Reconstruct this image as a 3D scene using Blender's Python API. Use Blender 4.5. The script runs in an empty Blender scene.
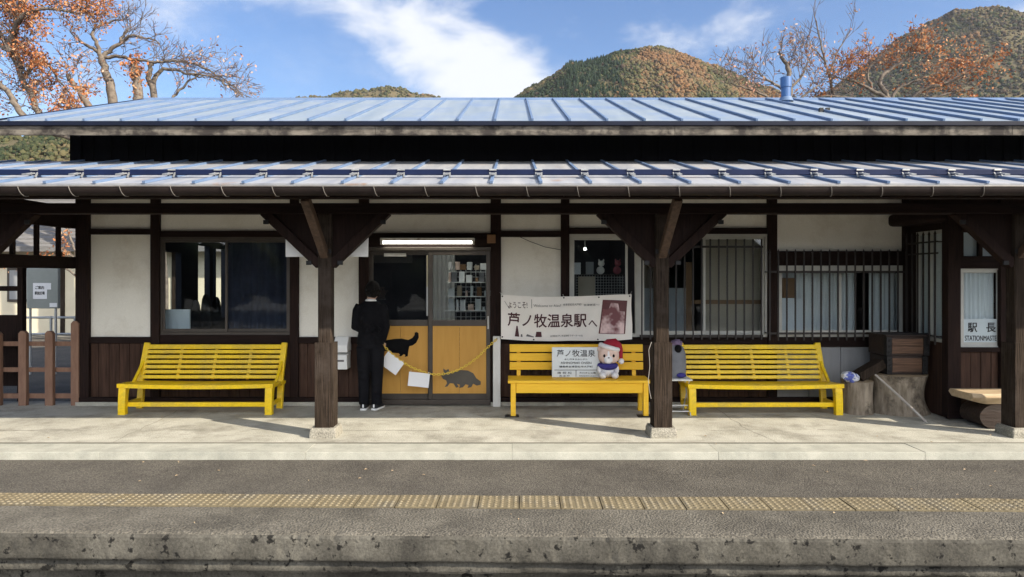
import bpy, bmesh, math, random
import numpy as np
from mathutils import Vector, Matrix, noise
R = math.radians
SC = bpy.context.scene
COL = SC.collection
random.seed(7)
F, CX, HY, CH = 680.0, 512.0, 277.0, 1.70       # surveyed lens and eye height

def PX(px, Y): return (px - CX) * Y / F
def PZ(py, Y): return CH + (HY - py) * Y / F
def PT(px, py, Y): return Vector((PX(px, Y), Y, PZ(py, Y)))

# ------------------------------------------------------------------ materials
def nt(m):
    m.use_nodes = True
    t = m.node_tree; t.nodes.clear()
    return t, t.nodes, t.links

def rgba(c): return (c[0], c[1], c[2], 1.0)

def pm(name, c1, c2=None, scale=6.0, stretch=(1, 1, 1), rough=0.7, bump=0.0, bscale=None, detail=6.0,
       fine=0.0, fscale=120.0, stain=None, sscale=1.3, slo=0.5, shi=0.68, spec=0.4, metal=0.0, rvar=0.0, contrast=(0.32, 0.68), chips=None, cscale=24, clo=.69):
    """procedural paint/wood/concrete: two-tone noise, optional stains, optional fine speckle, bump"""
    m = bpy.data.materials.new(name)
    t, N, L = nt(m)
    out = N.new('ShaderNodeOutputMaterial'); b = N.new('ShaderNodeBsdfPrincipled')
    L.new(b.outputs[0], out.inputs[0])
    b.inputs['Roughness'].default_value = rough
    b.inputs['Metallic'].default_value = metal
    b.inputs['Specular IOR Level'].default_value = spec
    tc = N.new('ShaderNodeTexCoord'); mp = N.new('ShaderNodeMapping')
    mp.inputs['Scale'].default_value = stretch
    L.new(tc.outputs['Object'], mp.inputs[0])
    n1 = N.new('ShaderNodeTexNoise'); n1.inputs['Scale'].default_value = scale; n1.inputs['Detail'].default_value = detail
    n1.inputs['Roughness'].default_value = 0.62
    L.new(mp.outputs[0], n1.inputs['Vector'])
    r1 = N.new('ShaderNodeValToRGB')
    r1.color_ramp.elements[0].position = contrast[0]; r1.color_ramp.elements[1].position = contrast[1]
    r1.color_ramp.elements[0].color = rgba(c1); r1.color_ramp.elements[1].color = rgba(c2 or c1)
    L.new(n1.outputs['Fac'], r1.inputs[0])
    col = r1.outputs[0]
    if stain:
        n2 = N.new('ShaderNodeTexNoise'); n2.inputs['Scale'].default_value = sscale; n2.inputs['Detail'].default_value = 8
        n2.inputs['Roughness'].default_value = 0.7
        L.new(tc.outputs['Object'], n2.inputs['Vector'])
        r2 = N.new('ShaderNodeValToRGB'); r2.color_ramp.elements[0].position = slo; r2.color_ramp.elements[1].position = shi
        L.new(n2.outputs['Fac'], r2.inputs[0])
        mx = N.new('ShaderNodeMix'); mx.data_type = 'RGBA'
        L.new(r2.outputs[0], mx.inputs['Factor']); L.new(col, mx.inputs['A']); mx.inputs['B'].default_value = rgba(stain)
        col = mx.outputs['Result']
    bh = n1.outputs['Fac']
    if chips:                                                        # small worn spots where the paint has come away
        n5 = N.new('ShaderNodeTexNoise'); n5.inputs['Scale'].default_value = cscale; n5.inputs['Detail'].default_value = 6; n5.inputs['Roughness'].default_value = .7
        L.new(tc.outputs['Object'], n5.inputs['Vector'])
        r5 = N.new('ShaderNodeValToRGB'); r5.color_ramp.elements[0].position = clo; r5.color_ramp.elements[1].position = clo + .025
        L.new(n5.outputs['Fac'], r5.inputs[0])
        mx = N.new('ShaderNodeMix'); mx.data_type = 'RGBA'
        L.new(r5.outputs[0], mx.inputs['Factor']); L.new(col, mx.inputs['A']); mx.inputs['B'].default_value = rgba(chips); col = mx.outputs['Result']
    if fine:
        n3 = N.new('ShaderNodeTexNoise'); n3.inputs['Scale'].default_value = fscale; n3.inputs['Detail'].default_value = 3
        L.new(tc.outputs['Object'], n3.inputs['Vector'])
        r3 = N.new('ShaderNodeValToRGB'); r3.color_ramp.elements[0].position = 0.3; r3.color_ramp.elements[1].position = 0.7
        lo = 1 - fine; hi = 1 + fine
        r3.color_ramp.elements[0].color = (lo, lo, lo, 1); r3.color_ramp.elements[1].color = (hi, hi, hi, 1)
        L.new(n3.outputs['Fac'], r3.inputs[0])
        mx = N.new('ShaderNodeMix'); mx.data_type = 'RGBA'; mx.blend_type = 'MULTIPLY'; mx.inputs['Factor'].default_value = 1
        L.new(col, mx.inputs['A']); L.new(r3.outputs[0], mx.inputs['B']); col = mx.outputs['Result']
        bh = n3.outputs['Fac']
    L.new(col, b.inputs['Base Color'])
    if bump:
        if bscale:
            n4 = N.new('ShaderNodeTexNoise'); n4.inputs['Scale'].default_value = bscale; n4.inputs['Detail'].default_value = 5
            L.new(mp.outputs[0], n4.inputs['Vector']); bh = n4.outputs['Fac']
        bp = N.new('ShaderNodeBump'); bp.inputs['Strength'].default_value = min(1, bump); bp.inputs['Distance'].default_value = 0.02 * max(1, bump)
        L.new(bh, bp.inputs['Height']); L.new(bp.outputs[0], b.inputs['Normal'])
    if rvar:
        mr = N.new('ShaderNodeMapRange'); mr.inputs['To Min'].default_value = rough - rvar; mr.inputs['To Max'].default_value = rough + rvar
        L.new(n1.outputs['Fac'], mr.inputs[0]); L.new(mr.outputs[0], b.inputs['Roughness'])
    return m

def emis(name, c, s):
    m = bpy.data.materials.new(name); t, N, L = nt(m)
    out = N.new('ShaderNodeOutputMaterial'); e = N.new('ShaderNodeEmission')
    e.inputs[0].default_value = rgba(c); e.inputs[1].default_value = s
    L.new(e.outputs[0], out.inputs[0]); return m

def glassmat():
    m = bpy.data.materials.new('window_glass'); t, N, L = nt(m)
    out = N.new('ShaderNodeOutputMaterial'); mx = N.new('ShaderNodeMixShader')
    tr = N.new('ShaderNodeBsdfTransparent'); tr.inputs[0].default_value = (0.86, 0.90, 0.92, 1)
    gl = N.new('ShaderNodeBsdfGlossy'); gl.inputs['Roughness'].default_value = 0.02
    lw = N.new('ShaderNodeLayerWeight'); lw.inputs['Blend'].default_value = .5
    pw = N.new('ShaderNodeMath'); pw.operation = 'POWER'; pw.inputs[1].default_value = 5.0; L.new(lw.outputs['Facing'], pw.inputs[0])
    fr = N.new('ShaderNodeMath'); fr.operation = 'MULTIPLY_ADD'; fr.inputs[1].default_value = .96; fr.inputs[2].default_value = .035; L.new(pw.outputs[0], fr.inputs[0])
    tc = N.new('ShaderNodeTexCoord'); n = N.new('ShaderNodeTexNoise'); n.inputs['Scale'].default_value = 1.6
    bp = N.new('ShaderNodeBump'); bp.inputs['Strength'].default_value = 0.015
    L.new(tc.outputs['Object'], n.inputs['Vector']); L.new(n.outputs['Fac'], bp.inputs['Height']); L.new(bp.outputs[0], gl.inputs['Normal'])
    L.new(fr.outputs[0], mx.inputs[0]); L.new(tr.outputs[0], mx.inputs[1]); L.new(gl.outputs[0], mx.inputs[2])
    L.new(mx.outputs[0], out.inputs[0]); return m

def ramp_attr(name, stops, rough=0.9, nscale=0.0, trans=0.0):
    """colour picked per plant / leaf by a stored kind value"""
    m = bpy.data.materials.new(name); t, N, L = nt(m)
    out = N.new('ShaderNodeOutputMaterial'); b = N.new('ShaderNodeBsdfPrincipled')
    b.inputs['Roughness'].default_value = rough; b.inputs['Specular IOR Level'].default_value = 0.15
    at = N.new('ShaderNodeAttribute'); at.attribute_name = 'species'
    r = N.new('ShaderNodeValToRGB'); cr = r.color_ramp; cr.interpolation = 'LINEAR'
    cr.elements[0].position = stops[0][0]; cr.elements[0].color = rgba(stops[0][1])
    cr.elements[1].position = stops[-1][0]; cr.elements[1].color = rgba(stops[-1][1])
    for p, c in stops[1:-1]:
        e = cr.elements.new(p); e.color = rgba(c)
    L.new(at.outputs['Fac'], r.inputs[0]); L.new(r.outputs[0], b.inputs['Base Color'])
    if nscale:
        tc = N.new('ShaderNodeTexCoord'); n = N.new('ShaderNodeTexNoise'); n.inputs['Scale'].default_value = nscale; n.inputs['Detail'].default_value = 4
        L.new(tc.outputs['Object'], n.inputs['Vector'])
        bp = N.new('ShaderNodeBump'); bp.inputs['Strength'].default_value = 1.0; bp.inputs['Distance'].default_value = 1.5
        L.new(n.outputs['Fac'], bp.inputs['Height']); L.new(bp.outputs[0], b.inputs['Normal'])
    if trans:
        tl = N.new('ShaderNodeBsdfTranslucent'); mx = N.new('ShaderNodeMixShader'); mx.inputs[0].default_value = trans
        L.new(r.outputs[0], tl.inputs[0]); L.new(b.outputs[0], mx.inputs[1]); L.new(tl.outputs[0], mx.inputs[2]); L.new(mx.outputs[0], out.inputs[0])
    else:
        L.new(b.outputs[0], out.inputs[0])
    return m

M = {}
M['apron'] = pm('apron_concrete', (0.36, 0.345, 0.288), (0.48, 0.462, 0.395), 2.2, rough=0.9, fine=0.10, fscale=60, stain=(0.235, 0.22, 0.18), sscale=1.9, slo=0.47, shi=0.68, bump=0.4)
M['kerb'] = pm('kerb_concrete', (0.33, 0.325, 0.275), (0.45, 0.44, 0.375), 4, stretch=(1, 1, 1), rough=0.9, fine=0.10, stain=(0.27, 0.275, 0.235), sscale=2.2, slo=0.5, shi=0.72, bump=0.25)
M['asphalt'] = pm('platform_asphalt', (0.082, 0.073, 0.060), (0.122, 0.109, 0.089), 1.6, rough=0.95, fine=0.6, fscale=85, stain=(0.062, 0.054, 0.045), sscale=0.9, slo=0.5, shi=0.7, bump=0.9)
M['edge_top'] = pm('platform_edge_concrete', (0.098, 0.088, 0.070), (0.16, 0.145, 0.117), 3.2, rough=0.95, fine=0.5, fscale=62, stain=(0.072, 0.065, 0.053), sscale=1.5, slo=0.48, shi=0.66, bump=1.0)
M['dots'] = pm('worn_tactile_dots', (0.165, 0.132, 0.078), (0.24, 0.198, 0.125), 9, rough=0.85, fine=0.15, stain=(0.24, 0.21, 0.15), sscale=3.2, slo=0.5, shi=0.66)
M['canopysheet'] = pm('chalky_canopy_sheet', (0.27, 0.285, 0.315), (0.42, 0.415, 0.41), 1.7, stretch=(3.2, .35, .35), rough=0.42, spec=0.5, rvar=0.06, stain=(0.36, 0.23, 0.14), sscale=1.7, slo=0.60, shi=0.70)
M['crack'] = pm('hairline_crack', (0.15, 0.14, 0.11), (0.2, 0.185, 0.15), 10, rough=1)
M['tactile'] = pm('tactile_tile', (0.135, 0.108, 0.062), (0.20, 0.165, 0.10), 7, rough=0.85, fine=0.2, fscale=60, stain=(0.11, 0.095, 0.07), sscale=3.2, slo=0.5, shi=0.66)
M['foot'] = pm('footing_concrete', (0.20, 0.185, 0.15), (0.32, 0.30, 0.25), 9, rough=0.95, fine=.3, fscale=70, bump=.6)
M['gap'] = pm('joint_dirt', (0.03, 0.026, 0.02), (0.05, 0.045, 0.04), 10, rough=1)
M['ground'] = pm('gravel_ground', (0.10, 0.095, 0.085), (0.16, 0.15, 0.13), 1.5, rough=1, fine=0.3, fscale=30, bump=0.4)
M['plaster'] = pm('cream_plaster', (0.78, 0.75, 0.665), (0.84, 0.81, 0.73), 1.2, rough=0.9, fine=0.04, fscale=90, stain=(0.60, 0.55, 0.45), sscale=1.4, slo=0.50, shi=0.80, chips=(0.5, 0.46, 0.38), cscale=9, clo=.70, bump=0.1)
M['dark'] = pm('dark_stained_timber', (0.012, 0.007, 0.006), (0.026, 0.014, 0.011), 5, stretch=(9, 9, 0.7), rough=0.75, bump=0.3, spec=.12)
M['darkh'] = pm('dark_stained_beam', (0.010, 0.006, 0.005), (0.022, 0.012, 0.010), 5, stretch=(0.7, 9, 9), rough=0.75, bump=0.3, spec=.12)
M['brace'] = pm('pale_brown_brace', (0.035, 0.019, 0.012), (0.10, 0.060, 0.038), 6, stretch=(4, 4, 2), rough=0.7, bump=0.3)  # brown noise, paler than the timber of the other braces
M['wains'] = pm('red_brown_boarding', (0.034, 0.018, 0.012), (0.080, 0.043, 0.029), 4, stretch=(7, 7, 0.5), rough=0.7, spec=.15, stain=(0.085, 0.055, 0.04), sscale=2, slo=0.58, shi=0.8, bump=0.3)
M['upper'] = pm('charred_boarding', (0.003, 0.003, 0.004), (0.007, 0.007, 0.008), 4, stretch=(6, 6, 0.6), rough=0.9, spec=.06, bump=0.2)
M['oldwood'] = pm('weathered_post', (0.008, 0.0055, 0.004), (0.055, 0.039, 0.028), 6, stretch=(16, 16, 0.5), spec=.12, rough=0.9, bump=0.7, stain=(0.055, 0.042, 0.034), sscale=2.4, slo=0.5, shi=0.68)
M['fascia'] = pm('mottled_fascia', (0.05, 0.042, 0.034), (0.20, 0.175, 0.142), 3.0, stretch=(1.1, 3, 6), rough=0.9, bump=0.4, stain=(0.028, 0.023, 0.02), sscale=2.6, slo=0.45, shi=0.56)  # grey board with dark patches spread at random
M['navyblue'] = pm('navy_curtain', (0.018, 0.021, 0.036), (0.05, 0.055, 0.085), 2.2, rough=0.95)
M['roof'] = pm('faded_blue_roof_sheet', (0.215, 0.262, 0.30), (0.325, 0.365, 0.39), 1.6, stretch=(3.2, 0.30, 0.30), rough=0.36, spec=0.6, rvar=0.06, stain=(0.19, 0.255, 0.37), sscale=1.5, slo=0.46, shi=0.66)
M['seam'] = pm('blue_roof_seam', (0.10, 0.16, 0.27), (0.15, 0.21, 0.33), 3, rough=0.5, spec=0.3)
M['navy'] = pm('navy_eave_trim', (0.003, 0.005, 0.014), (0.005, 0.008, 0.022), 3, rough=0.6, spec=0.2)
M['guard'] = pm('snow_guard_blue', (0.004, 0.009, 0.034), (0.007, 0.014, 0.05), 4, spec=.15, rough=0.5)
M['steelb'] = pm('snow_guard_steel', (0.22, 0.23, 0.24), (0.40, 0.40, 0.39), 8, rough=0.5, metal=0.5)
M['pipe'] = pm('pale_blue_vent', (0.04, 0.105, 0.26), (0.055, 0.13, 0.30), 5, rough=0.45)
M['gutter'] = pm('bronze_gutter', (0.014, 0.010, 0.009), (0.026, 0.018, 0.016), 4, rough=0.6, spec=0.15)
M['gbr'] = pm('gutter_hook_steel', (0.13, 0.12, 0.11), (0.22, 0.20, 0.18), 8, rough=0.5, metal=0.4)
M['soffit'] = pm('dark_soffit_board', (0.016, 0.011, 0.009), (0.03, 0.02, 0.016), 4, stretch=(6, .6, 6), rough=0.8)
M['bronze'] = pm('bronze_sash', (0.052, 0.042, 0.034), (0.075, 0.062, 0.05), 5, rough=0.42, spec=0.5, metal=0.3)
M['alu'] = pm('white_aluminium_sash', (0.42, 0.42, 0.39), (0.52, 0.52, 0.48), 4, rough=0.45)
M['glass'] = glassmat()
M['yellow'] = pm('yellow_bench_paint', (0.86, 0.56, 0.004), (0.92, 0.63, 0.008), 3, rough=0.38, spec=0.45, fine=0.08, fscale=40, bump=0.10, stain=(0.60, 0.42, 0.05), sscale=4, slo=0.45, shi=0.70, chips=(0.10, 0.07, 0.04), cscale=20, clo=.675)
M['orange'] = pm('orange_yellow_plank', (0.80, 0.455, 0.018), (0.88, 0.535, 0.03), 4, stretch=(0.6, 7, 7), rough=0.5, bump=0.2, stain=(0.20, 0.08, 0.02), sscale=13, slo=0.70, shi=0.76)
M['ochre'] = pm('ochre_door_panel', (0.52, 0.265, 0.045), (0.58, 0.31, 0.06), 3, stretch=(5, 5, .6), rough=0.55, bump=0.08)
M['black'] = pm('black_cutout', (0.005, 0.005, 0.006), (0.009, 0.009, 0.010), 6, spec=.08, rough=0.8)
M['greycat'] = pm('grey_cutout', (0.075, 0.066, 0.052), (0.095, 0.084, 0.066), 6, rough=0.6)
M['white'] = pm('white_paint', (0.72, 0.72, 0.70), (0.80, 0.80, 0.78), 3, rough=0.55, stain=(0.62, 0.61, 0.58), sscale=4, slo=.55, shi=.8)
M['oldwhite'] = pm('worn_white_paint', (0.62, 0.61, 0.57), (0.74, 0.73, 0.69), 5, stretch=(4, 4, .8), rough=0.7, stain=(0.30, 0.26, 0.22), sscale=7, slo=.6, shi=.72, bump=.2)
M['paper'] = pm('laminated_paper', (0.80, 0.80, 0.80), (0.84, 0.84, 0.84), 3, rough=0.3)
M['cloth'] = pm('banner_cloth', (0.74, 0.705, 0.65), (0.82, 0.785, 0.73), 2.5, rough=0.85, bump=0.1)
M['ink'] = pm('maroon_ink', (0.055, 0.018, 0.022), (0.075, 0.025, 0.03), 8, rough=0.8)
M['inkb'] = pm('black_ink', (0.018, 0.018, 0.02), (0.025, 0.025, 0.027), 8, rough=0.7)
M['inkg'] = pm('grey_ink', (0.12, 0.11, 0.11), (0.16, 0.15, 0.15), 8, rough=0.7)
M['sign'] = pm('white_sign_enamel', (0.66, 0.70, 0.71), (0.72, 0.755, 0.76), 3, rough=0.4)
M['photo'] = pm('sepia_photo_print', (0.16, 0.045, 0.05), (0.72, 0.54, 0.52), 4.2, rough=0.5, detail=3, contrast=(.42, .60))
M['photob'] = pm('photo_print_dark', (0.085, 0.018, 0.022), (0.12, 0.03, 0.03), 5, rough=0.5)
M['grille'] = pm('black_iron', (0.014, 0.011, 0.010), (0.026, 0.02, 0.018), 8, rough=0.55)
M['curtain'] = pm('white_net_curtain', (0.84, 0.83, 0.80), (0.88, 0.87, 0.85), 3, stretch=(8, 8, .3), rough=0.9)
M['blind'] = pm('beige_blind', (0.40, 0.33, 0.25), (0.46, 0.39, 0.30), 2, rough=0.9)
M['card'] = pm('brown_cardboard', (0.20, 0.11, 0.055), (0.25, 0.14, 0.075), 4, rough=0.9)
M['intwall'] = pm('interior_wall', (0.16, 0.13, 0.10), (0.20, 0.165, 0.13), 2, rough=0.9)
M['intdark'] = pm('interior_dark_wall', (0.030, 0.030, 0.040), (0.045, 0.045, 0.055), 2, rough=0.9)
M['intfloor'] = pm('interior_floor', (0.12, 0.11, 0.10), (0.16, 0.15, 0.13), 2, rough=0.7)
M['sheet'] = pm('grey_sheet_cladding', (0.23, 0.235, 0.24), (0.29, 0.295, 0.30), 3, stretch=(3, 3, .5), rough=0.6)
M['tube'] = emis('fluorescent_tube', (1.0, 0.97, 0.86), 9.0); M['filltube'] = emis('shop_fill_tube', (1.0, 0.97, 0.88), 30.0)  # second tube belongs to an unseen lamp added to light the goods
M['bulb'] = emis('shop_bulb', (1.0, 0.95, 0.85), 22.0)
M['fence'] = pm('brown_picket_paint', (0.20, 0.105, 0.068), (0.27, 0.155, 0.10), 5, stretch=(4, 4, 1), rough=0.7, bump=.15)
M['skin'] = pm('skin', (0.52, 0.33, 0.24), (0.57, 0.37, 0.27), 9, rough=0.5)
M['hair'] = pm('black_hair', (0.003, 0.0028, 0.0028), (0.008, 0.007, 0.0065), 14, stretch=(6, 6, 1), rough=0.6, spec=.15, bump=.5)
M['suit'] = pm('black_suit_cloth', (0.006, 0.006, 0.0075), (0.011, 0.011, 0.013), 8, spec=.08, rough=0.9, bump=.25, bscale=9)
M['suit2'] = pm('black_trouser_cloth', (0.007, 0.007, 0.009), (0.012, 0.012, 0.014), 8, spec=.08, rough=0.9, bump=.25, bscale=9)
M['shirt'] = pm('white_shirt', (0.75, 0.75, 0.74), (0.8, 0.8, 0.79), 4, rough=0.8)
M['shoe'] = pm('black_canvas', (0.012, 0.012, 0.014), (0.02, 0.02, 0.022), 8, rough=0.8)
M['rubber'] = pm('white_rubber', (0.72, 0.71, 0.68), (0.78, 0.77, 0.74), 8, rough=0.5)
M['chain'] = pm('yellow_plastic_chain', (0.72, 0.50, 0.05), (0.78, 0.56, 0.08), 8, rough=0.4)
M['log'] = pm('grey_bark_log', (0.14, 0.11, 0.078), (0.34, 0.285, 0.215), 3.2, stretch=(5, 5, 1.0), rough=0.95, bump=1.0, stain=(0.07, 0.055, 0.04), sscale=4, slo=.52, shi=.66)
M['logend'] = pm('cut_log_end', (0.30, 0.22, 0.13), (0.42, 0.32, 0.20), 4, rough=0.9, stain=(0.20, 0.15, .10), sscale=5, bump=.3)
M['slab'] = pm('pale_slab_wood', (0.40, 0.29, 0.17), (0.52, 0.40, 0.26), 3, stretch=(.8, 8, 8), rough=0.75, stain=(0.20, 0.13, 0.08), sscale=4, slo=.55, shi=.7, bump=.4)
M['chest'] = pm('brown_chest_wood', (0.045, 0.022, 0.012), (0.15, 0.08, 0.045), 5, stretch=(.8, 8, 16), rough=0.6, bump=.4)
M['chestd'] = pm('dark_chest_wood', (0.018, 0.011, 0.008), (0.036, 0.02, 0.014), 4, stretch=(.8, 8, 9), rough=0.6, bump=.4)
M['iron'] = pm('dark_iron_fitting', (0.010, 0.010, 0.011), (0.022, 0.021, 0.021), 7, rough=0.5, metal=.4)
M['bagw'] = pm('white_blue_bag', (0.62, 0.64, 0.70), (0.10, 0.13, 0.42), 9, rough=0.4, detail=2, contrast=(.555, .60))
M['stick'] = pm('bleached_pole', (0.28, 0.25, 0.22), (0.40, 0.37, 0.33), 6, rough=0.8)
M['greybag'] = pm('grey_bag_cloth', (0.14, 0.145, 0.16), (0.19, 0.195, 0.21), 6, rough=0.9, bump=.3)
M['purple'] = pm('purple_flower_cloth', (0.07, 0.05, 0.085), (0.25, 0.18, 0.28), 16, rough=0.9, detail=2)
M['chrome'] = pm('white_steel_tube', (0.6, 0.6, 0.58), (0.7, 0.7, 0.68), 6, rough=0.35, metal=.4)
M['plushw'] = pm('white_plush', (0.74, 0.72, 0.72), (0.82, 0.80, 0.80), 20, rough=0.95, bump=.3)
M['plusht'] = pm('tan_plush', (0.66, 0.48, 0.40), (0.74, 0.56, 0.48), 20, rough=0.95, bump=.3)
M['rose'] = pm('rose_plush', (0.26, 0.07, 0.09), (0.34, 0.11, 0.13), 16, rough=0.95, bump=.3)
M['red'] = pm('red_felt', (0.27, 0.010, 0.026), (0.35, 0.018, 0.036), 16, rough=0.9, bump=.3)
M['blue'] = pm('blue_felt', (0.035, 0.03, 0.18), (0.05, 0.045, 0.24), 16, rough=0.9, bump=.3)
M['housew'] = pm('cream_house_wall', (0.62, 0.55, 0.40), (0.70, 0.63, 0.47), 2, rough=0.9, fine=.05)
M['tile'] = pm('grey_roof_tile', (0.13, 0.125, 0.12), (0.20, 0.19, 0.18), 5, stretch=(1, 8, 8), rough=0.8, bump=.6)
M['cab'] = pm('grey_green_cabinet', (0.25, 0.27, 0.245), (0.30, 0.32, 0.295), 3, rough=0.5)
M['bark'] = pm('cherry_bark', (0.085, 0.067, 0.055), (0.21, 0.175, 0.14), 4, stretch=(2, 2, 2), rough=0.95, bump=.6)
M['twig'] = pm('twig_bark', (0.10, 0.077, 0.066), (0.19, 0.15, 0.13), 4, rough=0.95)
M['rail'] = pm('galvanised_rail', (0.40, 0.41, 0.41), (0.5, 0.51, 0.5), 5, rough=0.5, metal=.5)
M['leaf'] = ramp_attr('autumn_leaf', [(0, (0.26, 0.085, 0.037)), (.35, (0.43, 0.16, 0.065)), (.7, (0.52, 0.245, 0.105)), (1, (0.48, 0.32, 0.20))], rough=.7, trans=.25)
M['pinkleaf'] = ramp_attr('pink_brown_leaf', [(0, (0.36, 0.16, 0.11)), (.5, (0.50, 0.29, 0.21)), (1, (0.50, 0.37, 0.28))], rough=.7, trans=.2)
M['forest'] = ramp_attr('mixed_autumn_forest', [(0, (0.014, 0.026, 0.015)), (.18, (0.024, 0.036, 0.019)), (.30, (0.044, 0.052, 0.025)), (.45, (0.082, 0.080, 0.037)), (.60, (0.115, 0.092, 0.048)), (.72, (0.150, 0.098, 0.053)), (.84, (0.205, 0.112, 0.054)), (.91, (0.062, 0.046, 0.033)), (1, (0.034, 0.030, 0.024))], rough=1, nscale=.5)
M['hill'] = pm('leaf_litter_slope', (0.075, 0.065, 0.03), (0.13, 0.10, 0.05), .03, rough=1)

# ------------------------------------------------------------------ mesh builder
class MB:
    def __init__(s): s.v = []; s.f = []; s.m = []; s.sm = []
    def add(s, vs, fs, mi=0, smooth=False):
        o = len(s.v); s.v += [tuple(x) for x in vs]
        for f in fs: s.f.append(tuple(i + o for i in f)); s.m.append(mi); s.sm.append(smooth)
    def box(s, x0, x1, y0, y1, z0, z1, mi=0):
        s.add([(x0, y0, z0), (x1, y0, z0), (x1, y1, z0), (x0, y1, z0), (x0, y0, z1), (x1, y0, z1), (x1, y1, z1), (x0, y1, z1)],
              [(0, 3, 2, 1), (4, 5, 6, 7), (0, 1, 5, 4), (1, 2, 6, 5), (2, 3, 7, 6), (3, 0, 4, 7)], mi)
    def bar(s, a, b, w, h, mi=0, up=(0, 0, 1), ch=0.0):
        """rectangular bar a->b, w across, h along 'up'"""
        a = Vector(a); b = Vector(b); d = (b - a).normalized(); u = Vector(up)
        if abs(d.dot(u)) > .99: u = Vector((0, 1, 0))
        sx = d.cross(u).normalized(); u = sx.cross(d).normalized()
        pr = [(-1, -1), (1, -1), (1, 1), (-1, 1)]
        vs = [p + sx * (i * w / 2) + u * (j * h / 2) for p in (a, b) for i, j in pr]
        s.add(vs, [(3, 2, 1, 0), (4, 5, 6, 7), (0, 1, 5, 4), (1, 2, 6, 5), (2, 3, 7, 6), (3, 0, 4, 7)], mi)
    def tube(s, pts, rad, n=8, mi=0, cap=True, smooth=True):
        pts = [Vector(p) for p in pts]
        if not hasattr(rad, '__len__'): rad = [rad] * len(pts)
        ref = None; rings = []
        for i, p in enumerate(pts):
            d = (pts[min(i + 1, len(pts) - 1)] - pts[max(i - 1, 0)])
            if d.length < 1e-9: d = Vector((0, 0, 1))
            d.normalize()
            if ref is None: ref = Vector((0, 0, 1)) if abs(d.z) < .9 else Vector((1, 0, 0))
            sx = d.cross(ref).normalized(); u = sx.cross(d).normalized(); ref = u
            rings.append([p + (sx * math.cos(2 * math.pi * k / n) + u * math.sin(2 * math.pi * k / n)) * rad[i] for k in range(n)])
        s.loft(rings, mi, cap, smooth)
    def loft(s, rings, mi=0, cap=True, smooth=True):
        n = len(rings[0]); vs = [p for r in rings for p in r]; fs = []
        for i in range(len(rings) - 1):
            for k in range(n):
                fs.append((i * n + k, i * n + (k + 1) % n, (i + 1) * n + (k + 1) % n, (i + 1) * n + k))
        s.add(vs, fs, mi, smooth)
        if cap:
            s.add(rings[0], [tuple(range(n - 1, -1, -1))], mi); s.add(rings[-1], [tuple(range(n))], mi)
    def ell(s, c, r, seg=16, rings=10, mi=0, rot=None, fn=None):
        c = Vector(c); vs = []; fs = []
        for i in range(rings + 1):
            th = math.pi * i / rings
            for k in range(seg):
                ph = 2 * math.pi * k / seg
                p = Vector((r[0] * math.sin(th) * math.cos(ph), r[1] * math.sin(th) * math.sin(ph), r[2] * math.cos(th)))
                if fn: p = fn(p)
                if rot: p = rot @ p
                vs.append(c + p)
        for i in range(rings):
            for k in range(seg):
                a, b, c2, d = i * seg + k, i * seg + (k + 1) % seg, (i + 1) * seg + (k + 1) % seg, (i + 1) * seg + k
                fs.append((a, d, c2, b))
        s.add(vs, fs, mi, True)
    def poly(s, outline, y0, y1, mi=0):
        """extrude an (x,z) outline between two depths"""
        n = len(outline)
        s.add([(x, y0, z) for x, z in outline] + [(x, y1, z) for x, z in outline],
              [tuple(range(n)), tuple(range(2 * n - 1, n - 1, -1))] + [(i, i + n, (i + 1) % n + n, (i + 1) % n) for i in range(n)], mi)
    def build(s, name, mats, parent=None, bevel=0.0, segs=2, kind=None, clean=False):
        me = bpy.data.meshes.new(name)
        o = bpy.data.objects.new(name, me); COL.objects.link(o)
        L = Vector((0, 0, 0))
        if parent is not None:
            o.parent = parent; L = worldloc(parent)
        me.from_pydata([(x - L.x, y - L.y, z - L.z) for x, y, z in s.v], [], s.f)
        if not isinstance(mats, (list, tuple)): mats = [mats]
        for m in mats: me.materials.append(M[m])
        me.polygons.foreach_set('material_index', s.m); me.polygons.foreach_set('use_smooth', s.sm)
        bm = bmesh.new(); bm.from_mesh(me)
        if clean: bmesh.ops.remove_doubles(bm, verts=bm.verts, dist=1e-5)
        bmesh.ops.recalc_face_normals(bm, faces=bm.faces)
        bm.to_mesh(me); bm.free()
        if bevel:
            b = o.modifiers.new('bevel', 'BEVEL'); b.width = bevel; b.segments = segs; b.limit_method = 'ANGLE'; b.angle_limit = R(40)
        if kind: o['kind'] = kind
        return o

def worldloc(o):
    v = Vector((0, 0, 0))
    while o is not None: v += o.location; o = o.parent
    return v

def thing(name, label, cat, loc=(0, 0, 0), group=None, kind=None):
    o = bpy.data.objects.new(name, None); COL.objects.link(o); o.location = loc; o.empty_display_size = .1
    return tag(o, label, cat, group, kind)

def tag(o, label=None, cat=None, group=None, kind=None):
    if label: o['label'] = label
    if cat: o['category'] = cat
    if group: o['group'] = group
    if kind: o['kind'] = kind
    return o

def copy_tree(o, parent=None):
    c = o.copy(); COL.objects.link(c); c.parent = parent
    for ch in [k for k in bpy.data.objects if k.parent == o]: copy_tree(ch, c)
    return c

def fb(px0, px1, py0, py1, y0, y1):
    """box whose front face at depth y0 spans those surveyed picture columns/rows -> world numbers"""
    return (PX(px0, y0), PX(px1, y0), y0, y1, PZ(py1, y0), PZ(py0, y0))

def fbox(name, mat, parent, px0, px1, py0, py1, y0, y1, bevel=0.004):
    m = MB(); m.box(*fb(px0, px1, py0, py1, y0, y1)); return m.build(name, mat, parent, bevel)

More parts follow.
